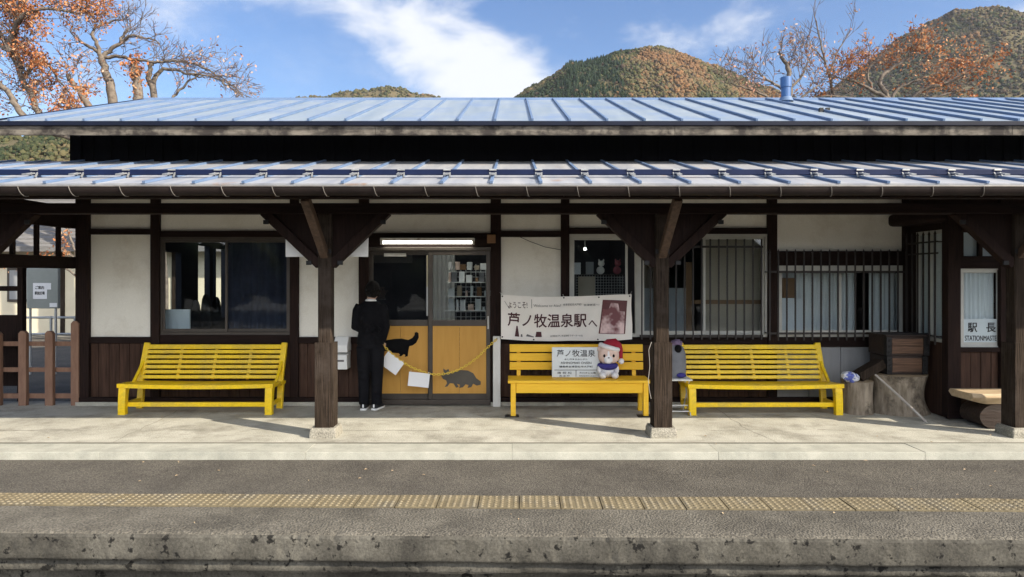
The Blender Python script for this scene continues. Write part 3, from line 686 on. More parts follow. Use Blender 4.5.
i_.add(vs, [(i, i + 1, n + 2 + i, n + 1 + i) for i in range(n)], 0, True); i_.build('curtain', 'curtain', B)
# behind the barred office windows
fbox('blind', 'blind', B, 704, 766, 238, 336, 9.30, 9.32); fbox('blind_rail', 'card', B, 690, 766, 300, 304, 9.28, 9.30)
fbox('blind', 'sheet', B, 640, 690, 288, 340, 9.34, 9.36); fbox('blind_rail', 'card', B, 686, 692, 262, 340, 9.33, 9.35)
def folds(px0, px1, py0, py1, y, mat, amp=.012, wl=.07):
    m = MB(); x0, x1 = PX(px0, y), PX(px1, y); n = max(8, int((x1 - x0) / wl * 8)); z0, z1 = PZ(py1, y), PZ(py0, y)
    vs = [(x0 + (x1 - x0) * i / n, y + amp * math.sin(i * .785) + amp * .5 * math.sin(i * .31 + z), z) for z in (z0, z1) for i in range(n + 1)]
    m.add(vs, [(i, i + 1, n + 2 + i, n + 1 + i) for i in range(n)], 0, True); return m.build('curtain', mat, B)
folds(776, 855, 262, 342, 9.32, 'curtain'); folds(869, 906, 262, 342, 9.30, 'curtain'); folds(228, 289, 238, 336, 9.26, 'navyblue', .02, .12)
folds(642, 668, 262, 288, 9.36, 'intwall')
q = MB(); q.tube([(-1.5, 9.9, 2.93), (-.1, 9.9, 2.93)], .022, 10); q.build('fill_tube', 'filltube', B); q = MB(); q.box(-1.55, -.05, 9.86, 9.94, 2.955, 2.999); q.build('fill_tube_housing', 'oldwhite', B)  # hidden tube and housing added above the door to brighten the rack
# ---------------- main roof
def sheet_roof(name, X0, X1, y0, z0, y1, z1, first, pitch, mats, sw=.026, sh=.030, th=.028):
    m = MB(); d = Vector((0, y1 - y0, z1 - z0)).normalized(); nrm = Vector((0, -d.z, d.y))
    if nrm.z < 0: nrm = -nrm
    a_, b_ = Vector((0, y0, z0)), Vector((0, y1, z1))
    def slab(xa, xb, lo, hi, mi, ext=0):
        p0, p1 = a_ - d * ext, b_
        vs = [Vector((x, 0, 0)) + p + nrm * h for p in (p0, p1) for x, h in ((xa, lo), (xb, lo), (xb, hi), (xa, hi))]
        m.add(vs, [(3, 2, 1, 0), (4, 5, 6, 7), (0, 1, 5, 4), (1, 2, 6, 5), (2, 3, 7, 6), (3, 0, 4, 7)], mi)
    x = first
    while x - pitch > X0: x -= pitch
    prev = X0
    while x < X1 + pitch:
        xe = min(x, X1)
        if xe - prev > .01:
            jit = random.uniform(-.0015, .0015)
            slab(prev, xe, -th, jit, 0)
        if x < X1: slab(x - sw / 2, x + sw / 2, .0005, sh, 1, .006)
        prev = xe; x += pitch
    return m.build(name, mats, B)
rf = sheet_roof('roof', -6.27, 10.2, 8.25, roofz(8.25), 11.62, roofz(11.62), -.205, .4535, ['roof', 'seam'])
sheet_roof('rear_roof', -6.27, 10.2, 14.99, roofz(8.25), 11.62, roofz(11.62), -.205, .4535, ['roof', 'seam'])
m = MB(); zr = roofz(11.62)
m.loft([[(x, 11.50, zr - .044), (x, 11.62, zr + .034), (x, 11.74, zr - .044), (x, 11.62, zr - .07)] for x in (-6.29, 10.22)], smooth=False); m.build('ridge_cap', 'seam', rf)
m = MB(); m.box(-6.28, 10.2, 8.222, 8.262, 3.535, 3.588); m.build('eave_trim', 'navy', rf, .004)
m = MB(); xx = -6.26
for L_ in (4.6, 3.64, 4.1, 4.1):
    m.box(xx, xx + L_ - .004, 8.262, 8.297, 3.425, 3.575); xx += L_
m.build('fascia', 'fascia', rf, .004)
m = MB(); m.add([(-6.25, 8.30, 3.45), (10.2, 8.30, 3.45), (10.2, 9.0, 3.70), (-6.25, 9.0, 3.70), (-6.25, 8.30, 3.47), (10.2, 8.30, 3.47), (10.2, 9.0, 3.72), (-6.25, 9.0, 3.72)],
                [(3, 2, 1, 0), (4, 5, 6, 7), (0, 1, 5, 4), (1, 2, 6, 5), (2, 3, 7, 6), (3, 0, 4, 7)]); m.build('soffit', 'soffit', rf)
for sgn, yo in ((1, 8.26), (-1, 14.98)):                                   # verge boards at the left end
    m = MB(); m.bar((-6.235, yo, roofz(8.26) - .10), (-6.235, 11.62, roofz(11.62) - .10), .035, .13); m.build('verge_board', 'fascia', rf)
    m = MB(); m.bar((-6.275, yo, roofz(8.26) - .012), (-6.275, 11.62, roofz(11.62) - .012), .03, .06); m.build('verge_trim', 'navy', rf)
m = MB()                                                                 # gable end
m.add([(-5.74, 9.02, 3.0), (-5.74, 14.0, 3.0), (-5.74, 14.0, roofz(9.24) - .03), (-5.74, 11.62, roofz(11.62) - .06), (-5.74, 9.02, roofz(9.02) - .03),
       (-5.80, 9.02, 3.0), (-5.80, 14.0, 3.0), (-5.80, 14.0, roofz(9.24) - .03), (-5.80, 11.62, roofz(11.62) - .06), (-5.80, 9.02, roofz(9.02) - .03)],
      [(0, 1, 2, 3, 4), (9, 8, 7, 6, 5), (0, 5, 6, 1), (1, 6, 7, 2), (2, 7, 8, 3), (3, 8, 9, 4), (4, 9, 5, 0)]); m.build('gable_wall', 'upper', B)
# blue vent pipe on the slope
vy = 11.2; vx = PX(786, vy); vz = roofz(vy)
m = MB(); m.tube([(vx, vy, vz - .1), (vx, vy, PZ(87, vy))], .076, 20); vp = m.build('vent_pipe', 'pipe', rf)
m = MB(); m.tube([(vx, vy, PZ(87.5, vy)), (vx, vy, PZ(77.5, vy))], [.088, .088], 20); m.build('pipe_cap', 'pipe', vp, .01)
m = MB(); m.tube([(vx, vy, vz + .0), (vx, vy, vz + .07)], [.12, .09], 20); m.build('flashing', 'seam', vp)
y_ = 9.4
for k in (0, .09):
    m = MB(); m.box(PX(820, y_) + k, PX(820, y_) + k + .05, y_, y_ + .05, roofz(y_), roofz(y_) + .06)
    m.build('roof_clip', 'iron', rf)
# ---------------- canopy
CX0, CX1 = -9.6, 10.2
cp = sheet_roof('canopy', CX0, CX1, 6.25, canz(6.25), 9.0, canz(9.0), -.19, .4560, ['canopysheet', 'seam'], sw=.028, sh=.024, th=.025)
m = MB(); m.box(CX0, CX1, 6.235, 6.262, 2.47, 2.533); m.build('eave_trim', 'gutter', cp, .003)
m = MB(); a0, a1 = canz(6.27) - .05, canz(9.0) - .05
m.add([(CX0, 6.27, a0), (CX1, 6.27, a0), (CX1, 9.05, a1), (CX0, 9.05, a1), (CX0, 6.27, a0 + .018), (CX1, 6.27, a0 + .018), (CX1, 9.05, a1 + .018), (CX0, 9.05, a1 + .018)],
      [(3, 2, 1, 0), (4, 5, 6, 7), (0, 1, 5, 4), (1, 2, 6, 5), (2, 3, 7, 6), (3, 0, 4, 7)]); m.build('soffit', 'soffit', cp)
m = MB(); x = CX0 + .1
while x < CX1:
    m.bar((x, 6.30, canz(6.30) - .095), (x, 9.0, canz(9.0) - .095), .05, .085); x += .455
m.build('rafter', 'dark', cp)
# snow guard
gy = 6.78; gz = canz(gy) + .055
m = MB(); m.bar((CX0, gy, gz), (CX1, gy, gz), .035, .055); sg = m.build('snow_guard', 'guard', cp, .004)
x = -.19 - .456 * 20
while x < CX1:
    m = MB()
    for dx in (-.03, .03):
        m.bar((x + dx, gy - .05, canz(gy - .05) + .012), (x + dx, gy + .012, gz + .026), .012, .014)
    m.box(x - .036, x + .036, gy - .03, gy + .03, gz + .014, gz + .030); m.bar((x, gy - .16, canz(gy - .16) + .05), (x, gy - .04, canz(gy - .04) + .05), .05, .012)
    x += .456
    if abs(x) < 7: m.build('guard_bracket', 'steelb', sg)
# gutter: half round, with hooks
m = MB(); gy0, gz0, gr = 6.165, 2.515, .062; n = 12
ring = [(gy0 + gr * math.cos(math.pi + math.pi * i / n), gz0 + gr * math.sin(math.pi + math.pi * i / n) * 1.25) for i in range(n + 1)] + \
       [(gy0 + (gr - .006) * math.cos(2 * math.pi - math.pi * i / n), gz0 + (gr - .006) * math.sin(2 * math.pi - math.pi * i / n) * 1.25) for i in range(n + 1)]
m.loft([[(x, y, z) for y, z in ring] for x in (CX0, CX1)], smooth=True); gt = m.build('gutter', 'gutter', cp)
m = MB(); m.tube([(CX0, gy0 - gr, gz0), (CX1, gy0 - gr, gz0)], .007, 8); m.build('gutter_bead', 'gbr', gt)
x = -.33 - .456 * 20
while x < CX1:
    m = MB(); pts = [(x + .035 * i / 8, gy0 + (gr + .006) * math.cos(math.pi + .62 * math.pi * i / 8), gz0 + (gr + .006) * 1.25 * math.sin(math.pi + .62 * math.pi * i / 8)) for i in range(9)]
    m.tube(pts, .0038, 6); m.bar((x, 6.105, 2.52), (x, 6.26, 2.535), .014, .006); x += .456
    if abs(x) < 6.5: m.build('gutter_bracket', 'gbr', gt)
m = MB(); m.box(CX0, CX1, 6.50, 6.62, 2.455, 2.575); m.build('eave_purlin', 'darkh', cp, .008)
m = MB(); m.box(CX0, CX1, 7.225, 7.375, 2.375, 2.487); m.build('post_beam', 'darkh', cp, .01)
m = MB(); m.box(CX0, XS, 8.86, 8.98, 2.95, 3.06); m.build('wall_purlin', 'darkh', cp, .01)
# columns with braces, sleeves and footings
def column(x):
    y = 7.30
    m = MB(); m.box(x - .071, x + .071, y - .071, y + .071, .03, 2.376); c_ = m.build('column', 'oldwood', cp, .012)
    m = MB()                                                         # boarded sleeve round the foot
    for x0, x1, y0, y1 in ((-.094, .070, -.105, -.074), (.072, .099, -.092, .10), (-.098, -.0945, -.074, .10), (-.094, .070, .074, .104)): m.box(x + x0, x + x1, y + y0, y + y1, .10, 1.0 + random.uniform(-.004, .004))
    m.box(x - .0942, x - .073, y - .072, y + .072, .10, .995); m.build('sleeve', 'oldwood', c_, .006)
    m = MB(); m.loft([[(x + sx * r_, y + sy * r_, z) for sx, sy in ((-1, -1), (1, -1), (1, 1), (-1, 1))] for z, r_ in ((-.02, .146), (.07, .140), (.105, .128))], smooth=False)
    m.build('footing', 'foot', c_, .012)
    for s_ in (-1, 1):                                               # braces along the eave
        m = MB(); a_ = Vector((x + s_ * .06, y, 1.83)); b_ = Vector((x + s_ * .66, y, 2.40)); m.bar(a_, b_, .10, .11, up=(0, 1, 0)); m.build('brace', 'dark', c_, .008)
        m = MB(); m.add([(x + s_ * .07, yy, z) if k != 2 else (x + s_ * .56, yy, 2.38) for yy in (y - .012, y + .012) for k, z in enumerate((1.90, 2.38, 2.38))],
                        [(0, 1, 2), (5, 4, 3), (0, 3, 4, 1), (1, 4, 5, 2), (2, 5, 3, 0)]); m.build('gusset_board', 'dark', c_)
        for q_ in (.12, .88):
            m = MB(); p_ = a_.lerp(b_, q_); m.box(p_.x + s_ * .035 - .028, p_.x + s_ * .035 + .028, y - .075, y - .051, p_.z - .07, p_.z - .025)
            m.build('brace_bolt', 'iron', c_, .004)
    m = MB(); m.bar((x, y - .05, 1.93), (x, 6.555, 2.46), .085, .085, up=(1, 0, 0)); m.build('brace', 'brace', c_, .008)   # brace out to the eave purlin
    if x > -5: m = MB(); m.bar((x, y + .05, 2.29), (x, 9.0, 2.31), .11, .13); m.build('tie_beam', 'dark', c_, .008)
    m = MB(); m.box(x - .074, x + .074, y - .0745, y - .0715, 1.95, 1.995); m.build('strap', 'iron', c_)
    return c_
COLS = [column(x) for x in (-5.78, -1.995, 1.60, 5.42, 9.0)]
# left end screen towards the ticket gate (runs from the corner post to the eave column)
XSC = -5.82
def scr(name, mat, y0, y1, z0, z1, x0=XSC - .045, x1=XSC + .045):
    m = MB(); m.box(x0, x1, y0, y1, z0, z1); return m.build(name, mat, B, .005)
scr('screen_beam', 'darkh', 7.0, 9.0, 2.34, 2.62); scr('screen_beam', 'darkh', 7.0, 9.0, 1.81, 1.965)
scr('screen_post', 'dark', 7.26, 7.36, 0, 2.34)
for y in (8.70, 8.30, 7.90, 7.55): scr('screen_bar', 'dark', y, y + .045, 1.965, 2.34, XSC - .025, XSC + .025)
fbox('gate_post', 'dark', B, 17, 22.5, 262, 404, 9.28, 9.36); fbox('gate_panel', 'dark', B, -60, 17, 315, 386, 9.30, 9.34); fbox('gate_bar', 'dark', B, -60, 17, 286, 291, 9.29, 9.34); fbox('gate_bar', 'dark', B, -60, 72, 258, 268, 9.27, 9.37)
fbox('gate_post', 'dark', B, -42, -36, 262, 404, 9.28, 9.36)
# ------------------------------------------------------------------ BENCHES
BG = 'yellow benches along the station wall'
def slat_bench(name, label, L):
    """open slatted park bench, front-left foot corner at x=0, front at y=0"""
    r = thing(name, label, 'bench', (0, 0, 0), BG)
    D = .58; sh = .382
    def leg(x, side):
        m = MB()                                                       # front leg curves back under the arm of the seat
        m.loft([[(x - .045, y0, z), (x + .045, y0, z), (x + .045, y1, z), (x - .045, y1, z)] for z, y0, y1 in ((0, 0, .075), (.15, .002, .08), (.28, .012, .10), (.345, .022, .14), (.375, .03, .19))], smooth=False)
        m.build('leg', 'yellow', r, .008)
        m = MB(); m.bar((x, D - .16, 0), (x, D - .10, .36), .075, .055, up=(0, 1, 0)); m.build('leg', 'yellow', r, .006)
        m = MB(); m.bar((x, .02, .352), (x, D - .06, .325), .08, .05); m.bar((x, .06, .115), (x, D - .14, .115), .04, .05); m.build('side_rail', 'yellow', r, .006)
        m = MB(); m.bar((x, D - .16, .30), (x, D + .035, .83), .075, .05, up=(0, 1, 0)); m.build('back_post', 'yellow', r, .008)
        m = MB(); m.bar((x, D - .30, .36), (x, D - .04, .62), .035, .03, up=(0, 1, 0)); m.build('back_brace', 'yellow', r, .004)
    leg(.045, -1); leg(L - .045, 1)
    m = MB(); n = 6; w = .066; g_ = .017                                    # seat boards, bowed a little in the middle
    for i in range(n):
        y = .005 + i * (w + g_); seg = 12; rings = []
        for k in range(seg + 1):
            u = k / seg; sag = -.010 * math.sin(math.pi * u) + (.006 if i == 0 else 0) * math.sin(math.pi * u) * -1
            x = -.012 + (L + .024) * u; zz = sh - i * .0055 + sag
            rings.append([(x, y, zz - (.052 if i == 0 else .03)), (x, y + w, zz - .03), (x, y + w, zz), (x, y, zz)])
        m.loft(rings, smooth=False)
    m.build('seat', 'yellow', r, .006)
    m = MB(); dy, dz = .195, .53                                          # back slats follow the lean of the posts
    for i in range(7):
        f = .20 + i * .118; y = D - .16 + dy * f; z = .30 + dz * f; h = .046 if i < 6 else .060
        m.bar((.08, y - .018, z), (L - .08, y - .018, z), .022, h, up=Vector((0, dy, dz)).normalized())
    m.build('backrest', 'yellow', r, .006)
    for q in (.27, .51, .75):
        m = MB(); x = q * L; m.bar((x, D - .16 + dy * .14 + .006, .30 + dz * .14), (x, D - .16 + dy * .93 + .006, .30 + dz * .93), .035, .014, up=(0, -1, .4)); m.build('back_strut', 'yellow', r, .002)
    m = MB(); m.bar((.08, .09, .115), (L - .08, .09, .115), .045, .055); m.build('stretcher', 'yellow', r, .006)
    return r
b1 = slat_bench('slatted_bench', 'bright yellow slatted bench in front of the bronze framed window, left of the person', 1.90)
b1.location = (-4.86, 8.375, 0)
b3 = copy_tree(b1); b3.location = (2.175, 8.34, 0); b3.rotation_euler.z = R(.6)
tag(b3, 'bright yellow slatted bench below the barred office window, beside the grey log stump')
def plank_bench():
    x0, x1, y0 = -.02, 1.665, 8.27
    r = thing('plank_bench', 'orange-yellow plank bench with three wide back boards, holding the station sign and plush toy', 'bench', ((x0 + x1) / 2, 8.5, 0), BG)
    m = MB()
    for i in range(3): m.box(x0 - .03, x1 + .03, y0 - .01 + i * .142, y0 + .128 + i * .142, .405, .442)
    m.build('seat', 'orange', r, .006)
    m = MB(); m.box(x0 + .07, x1 - .07, y0 + .012, y0 + .040, .285, .404); m.build('apron', 'orange', r, .005)
    for x in (x0 + .035, x1 - .035):
        m = MB(); m.bar((x, y0 + .025, 0), (x, y0 + .03, .405), .062, .062); m.build('leg', 'orange', r, .006)
        m = MB(); m.bar((x, y0 + .40, 0), (x, y0 + .36, .405), .055, .055); m.build('leg', 'orange', r, .006)
        m = MB(); m.box(x - .10, x + .07, y0 - .035, y0 + .09, .0, .012); m.build('foot_pad', 'iron', r, .003)
        m = MB(); m.bar((x + (.07 if x < 1 else -.07), y0 + .42, .32), (x + (.07 if x < 1 else -.07), y0 + .475, .79), .05, .03); m.build('back_post', 'orange', r, .005)
    m = MB()
    for i in range(3):
        z = .515 + i * .112; y = y0 + .418 + i * .013
        m.bar((x0 - .01, y, z + .05), (x1 + .01, y, z + .05), .024, .098)
    m.build('backrest', 'orange', r, .006)
    return r
plank_bench()
# ------------------------------------------------------------------ SIGN AND TOY ON THE BENCH
def bench_sign():
    y = 8.52; x0, x1, z0, z1 = PX(552, y), PX(600, y), .443, PZ(347.2, y)
    r = thing('name_board', 'white station name board with black lettering propped on the orange-yellow plank bench', 'sign', ((x0 + x1) / 2, y, z0))
    m = MB(); m.box(x0, x1, y, y + .018, z0, z1); m.build('board', 'sign', r, .004)
    cx = (x0 + x1) / 2; h = z1 - z0; w = x1 - x0; yy = y - .0025
    text('芦ノ牧温泉', w * .80, h * .225, cx, z0 + h * .80, yy, 'inkb', r, bold=.012)
    text('あしのまきおんせん', w * .48, h * .055, cx, z0 + h * .60, yy, 'inkb', r)
    text('ASHINOMAKI ONSEN', w * .64, h * .075, cx, z0 + h * .48, yy, 'inkb', r, bold=.006)
    text('福島県会津若松市大戸町', w * .70, h * .07, cx, z0 + h * .355, yy, 'inkb', r, bold=.006)
    m = MB(); m.box(x0 + .03, x1 - .03, yy - .001, yy + .002, z0 + h * .235, z0 + h * .25); m.box(cx - .003, cx + .003, yy - .001, yy + .002, z0 + .01, z0 + h * .234); m.build('rule_line', 'inkb', r)
    text('南 若 松', w * .30, h * .075, cx - w * .24, z0 + h * .15, yy, 'inkb', r)
    text('あまや', w * .22, h * .05, cx - w * .24, z0 + h * .05, yy, 'inkb', r)
    text('大川ダム公園', w * .34, h * .06, cx + w * .24, z0 + h * .15, yy, 'inkb', r)
    text('おおかわだむこうえん', w * .34, h * .04, cx + w * .24, z0 + h * .05, yy, 'inkb', r)
bench_sign()
def plush():
    y = 8.50; cx = PX(608.5, y)
    r = thing('plush_toy', 'seated plush toy cat in a red santa hat and blue scarf on the plank bench', 'plush toy', (cx, y, .443))
    hz = .725
    def box_(p): 
        return Vector((math.copysign(abs(p.x) ** .72, p.x) * .42, math.copysign(abs(p.y) ** .8, p.y) * .55, math.copysign(abs(p.z) ** .75, p.z) * .46))
    m = MB(); m.ell((cx, y, hz), (.140, .105, .115), 28, 20, fn=lambda p: Vector([math.copysign(abs(c / r_) ** .72, c) * r_ * .93 for c, r_ in zip(p, (.140, .105, .115))]))
    h_ = m.build('head', 'plusht', r)
    m = MB(); m.ell((cx - .012, y - .078, hz - .045), (.058, .036, .055), 16, 10); m.ell((cx - .012, y - .074, hz + .01), (.024, .03, .06), 12, 8); m.build('muzzle', 'plushw', h_)
    for s_ in (-1, 1):
        m = MB(); m.ell((cx - .008 + s_ * .058, y - .098, hz + .0), (.014, .012, .020), 12, 8); m.build('eye', 'black', h_)
        m = MB(); m.tube([(cx + s_ * .10, y + .02, hz + .06), (cx + s_ * .118, y + .02, hz + .125)], [.045, .006], 10); m.build('ear', 'plusht', h_)
    m = MB(); m.ell((cx - .012, y - .115, hz - .022), (.010, .008, .007), 10, 6); m.build('nose', 'ink', h_)
    m = MB(); m.ell((cx - .01, y + .01, .545), (.092, .08, .105), 20, 12); m.build('body', 'plushw', r)
    m = MB(); m.tube([(cx - .01 + .098 * math.cos(a * .2618), y + .005 + .088 * math.sin(a * .2618), .592) for a in range(25)], .034, 10, cap=False)
    m.ell((cx - .01, y - .01, .575), (.095, .085, .045), 16, 8); m.build('scarf', 'blue', r)
    for s_ in (-1, 1):
        m = MB(); m.ell((cx - .01 + s_ * .075, y - .09, .485), (.048, .075, .046), 14, 10); m.build('foot', 'plushw', r)
        m = MB(); m.ell((cx - .01 + s_ * .108, y - .03, .545), (.030, .034, .055), 12, 8); m.build('paw', 'plushw', r)
    m = MB(); m.tube([(cx + .02, y + .01, hz + .095), (cx + .035, y + .01, hz + .135), (cx + .08, y + .01, hz + .150), (cx + .13, y, hz + .115), (cx + .148, y - .01, hz + .07), (cx + .155, y - .02, hz - .04)],
                     [.112, .082, .058, .042, .030, .020], 18); hat = m.build('santa_hat', 'red', r)
    m = MB(); m.tube([(cx + .012 + .108 * math.cos(a * .2618), y + .005 + .092 * math.sin(a * .2618), hz + .098 - .03 * math.cos(a * .2618)) for a in range(25)], .029, 10, cap=False); m.build('hat_trim', 'plushw', hat)
    m = MB(); m.ell((cx + .155, y - .03, hz - .075), (.036, .036, .036), 14, 10); m.build('pompom', 'plushw', hat)
plush()
# ------------------------------------------------------------------ BANNER
def banner():
    y0 = 8.83; xl, xr = PX(501, y0), PX(632, y0); zt, zb = PZ(294.5, y0), PZ(339, y0)
    r = thing('welcome_banner', 'cream cloth welcome banner with maroon Japanese lettering strung below the windows', 'banner', ((xl + xr) / 2, y0, zb))
    def fn(X, Y, Z):
        u = (X - xl) / (xr - xl); v = (Z - zb) / (zt - zb)
        sag = -.030 * math.sin(math.pi * u) * (0.65 + .35 * (1 - v)) + .012 * math.sin(u * 9.0) * (v - .5) - (.018 * math.sin(math.pi * min(1, u * 2.05)) * v if u < .49 else 0)
        d = .020 * math.sin(u * 12.5 + v * 1.6) + .010 * math.sin(u * 27 - v * 3) + .008 * math.sin(v * 5 + u * 4)
        return X + .006 * math.sin(v * 6) * (1 if u > .98 else 0), Y + d, Z + sag
    m = MB(); nx, nz = 90, 26
    for side in (0, .003):
        vs = [fn(xl + (xr - xl) * i / nx, y0 + side, zb + (zt - zb) * j / nz) for j in range(nz + 1) for i in range(nx + 1)]
        m.add(vs, [(j * (nx + 1) + i, j * (nx + 1) + i + 1, (j + 1) * (nx + 1) + i + 1, (j + 1) * (nx + 1) + i) for j in range(nz) for i in range(nx)], 0, True)
    m.build('cloth', 'cloth', r)
    W_, H_ = xr - xl, zt - zb
    def P(u, v): return xl + W_ * u, zb + H_ * v
    T_ = lambda s, w, h, u, v, mat='ink', **k: text(s, W_ * w, H_ * h, *P(u, v), y0 - .003, mat, r, fn=fn, depth=.0012, **k)
    T_('芦ノ牧温泉駅', .60, .30, .352, .46, bold=.035); T_('へ', .065, .14, .70, .385, bold=.05)
    T_('ようこそ!', .145, .14, .128, .79, rot=R(4), bold=.012)
    T_('Welcome to Aizu!', .21, .055, .352, .80, 'inkg'); T_('会津若松市大戸町!', .14, .055, .545, .815, 'inkg', bold=.008); T_('会津鉄道へ!', .115, .05, .69, .80, 'inkg')
    T_('会津鉄道 芦ノ牧温泉駅 サポーターの会', .25, .042, .50, .115, 'inkg')
    def quad(pts, mat, name, off=-.004):                                # printed shape following the cloth
        m = MB(); n = 12; (ax, az), (bx, bz), (cx_, cz_), (dx, dz) = pts; vs = []
        for j in range(n + 1):
            for i in range(n + 1):
                s_, t_ = i / n, j / n
                X = (ax * (1 - s_) + bx * s_) * (1 - t_) + (dx * (1 - s_) + cx_ * s_) * t_; Z = (az * (1 - s_) + bz * s_) * (1 - t_) + (dz * (1 - s_) + cz_ * s_) * t_
                vs.append(fn(X, y0 + off, Z))
        m.add(vs, [(j * (n + 1) + i, j * (n + 1) + i + 1, (j + 1) * (n + 1) + i + 1, (j + 1) * (n + 1) + i) for j in range(n) for i in range(n)], 0, True)
        return m.build(name, mat, r)
    quad([P(.745, .16), P(.945, .13), P(.965, .86), P(.775, .90)], 'photob', 'photo_print', -.003)
    quad([P(.755, .17), P(.935, .14), P(.945, .62), P(.775, .70)], 'photo', 'photo_print', -.0045)
    quad([P(.80, .55), P(.91, .52), P(.895, .80), P(.84, .83)], 'photo', 'photo_print', -.005)
    quad([P(.105, .08), P(.140, .08), P(.127, .32), P(.118, .32)], 'ink', 'emblem'); quad([P(.15, .08), P(.165, .08), P(.163, .14), P(.152, .14)], 'inkg', 'emblem')
    quad([P(.262, .09), P(.312, .09), P(.307, .21), P(.270, .21)], 'ink', 'emblem'); quad([P(.19, .10), P(.25, .08), P(.25, .10), P(.20, .15)], 'inkg', 'emblem')
    for a_, b_ in ((P(.025, .86), P(.06, .70)), (P(.232, .94), P(.232, .74))):
        quad([a_, (a_[0] + .006, a_[1]), (b_[0] + .006, b_[1]), b_], 'inkg', 'bubble_line')
    for u, v in ((.01, .96), (.48, .97), (.745, .96), (.985, .96), (.01, .05), (.25, .03), (.74, .03)):
        X, Y, Z = fn(*[P(u, v)[0], y0 - .004, P(u, v)[1]]); m = MB(); m.tube([(X, Y - .003, Z), (X, Y + .004, Z)], .010, 12); m.build('eyelet', 'iron', r)
    m = MB()
    for u, v, e in ((.01, .96, (-.03, .15, .05)), (.985, .96, (.05, .12, .06)), (.01, .05, (-.06, .12, -.02)), (.48, .97, (0, .15, .04))):
        X, Y, Z = fn(*[P(u, v)[0], y0, P(u, v)[1]]); m.tube([(X, Y, Z), (X + e[0], Y + e[1], Z + e[2])], .003, 5)
    m.build('tie_string', 'oldwhite', r)
banner()
def office_notice():
    y = 8.172; x0, x1, z0, z1 = PX(963.5, y), PX(1000.5, y), PZ(344.5, y), PZ(319, y)
    r = thing('office_notice', 'white notice reading STATIONMASTER inside the white framed office window', 'sign', ((x0 + x1) / 2, y, z0))
    m = MB(); m.box(x0, x1, y, y + .004, z0, z1); m.build('board', 'sign', r, .001)
    cx, h, w = (x0 + x1) / 2, z1 - z0, x1 - x0
    text('駅', w * .25, h * .36, cx - w * .26, z0 + h * .67, y - .002, 'inkb', r, bold=.03); text('長', w * .25, h * .36, cx + w * .24, z0 + h * .67, y - .002, 'inkb', r, bold=.03)
    text('STATIONMASTER', w * .93, h * .20, cx, z0 + h * .25, y - .002, 'inkb', r, bold=.02)
office_notice()
# ------------------------------------------------------------------ THINGS ON AND BESIDE THE WALL
def hanging_board():
    y = 7.42
    x0, x1, z0, z1 = PX(285.5, y), PX(368, y), PZ(256.8, y), PZ(231, y)
    r = thing('hanging_signboard', 'blank white board hung behind the first full post, left of the lit doorway', 'sign', ((x0 + x1) / 2, y, z0))
    m = MB(); m.box(x0, x1, y, y + .025, z0, z1); m.build('board', 'white', r, .004)
    m = MB()
    for x in (x0 + .1, x1 - .1): m.tube([(x, y + .012, z1), (x, y + .012, 2.40)], .005, 6)
    m.build('hanger', 'iron', r)
hanging_board()
def wall_box():
    y = 8.84; x0, x1 = PX(334, y), PX(347, y); z0, z1 = PZ(369.5, y), PZ(337.5, y)
    r = thing('wall_box', 'small white leaflet box with sloping lid fixed to the dark boarding beside the person', 'wall box', ((x0 + x1) / 2, y, z0))
    m = MB(); zz = z0 + (z1 - z0) * .52
    m.add([(x, yy, z) for x in (x0, x1) for yy, z in ((y, z0), (9.045, z0), (9.045, zz), (y, zz - .03))], [(0, 1, 2, 3), (7, 6, 5, 4), (0, 4, 5, 1), (1, 5, 6, 2), (2, 6, 7, 3), (3, 7, 4, 0)]); m.build('body', 'white', r, .006)
    m = MB(); m.add([(x, yy, z) for x in (x0 - .006, x1 + .006) for yy, z in ((y - .01, zz + .005), (9.045, zz + .012), (9.045, z1), (y + .08, z1), (y - .01, z1 - .10))], [(0, 1, 2, 3, 4), (9, 8, 7, 6, 5), (0, 5, 6, 1), (1, 6, 7, 2), (2, 7, 8, 3), (3, 8, 9, 4), (4, 9, 5, 0)]); m.build('lid', 'white', r, .008)
    m = MB(); m.box(x0 + .04, x1 - .04, y - .004, y + .006, z0 + .10, z0 + .125); m.build('slot', 'inkg', r)
wall_box()
def stake():
    y = 8.90; r = thing('white_stake', 'worn white painted stake holding the end of the yellow chain, left of the plank bench', 'post', (PX(497, y), y, 0))
    m = MB(); m.box(PX(493, y), PX(500.5, y), y, y + .07, 0, PZ(336.5, y)); m.build('post', 'oldwhite', r, .006)
    m = MB(); m.tube([(PX(497, y), y + .005, PZ(339.5, y)), (PX(497, y), y - .03, PZ(339.5, y)), (PX(497, y), y - .035, PZ(337.5, y))], .004, 6); m.build('hook', 'iron', r)
stake()
PXY = (PX(370.5, 8.75), 8.75)                                             # where the person stands
HAND = Vector((PX(382.5, 8.86), 8.86, PZ(344.5, 8.86)))
def chain_pts(n):
    """hanging curve from the hand to the stake"""
    key = [(382.5, 344.5), (392, 354), (405, 363.5), (418, 370), (433, 374.3), (448, 373.2), (462, 368), (476, 358.5), (487, 348), (497, 338.8)]
    P = []
    for i in range(n + 1):
        t = i / n * (len(key) - 1); k = min(int(t), len(key) - 2); f = t - k
        p0, p1, p2, p3 = key[max(k - 1, 0)], key[k], key[k + 1], key[min(k + 2, len(key) - 1)]
        c = [.5 * ((2 * p1[j]) + (-p0[j] + p2[j]) * f + (2 * p0[j] - 5 * p1[j] + 4 * p2[j] - p3[j]) * f * f + (-p0[j] + 3 * p1[j] - 3 * p2[j] + p3[j]) * f ** 3) for j in (0, 1)]
        y = 8.86; P.append(PT(c[0], c[1], y))
    return P
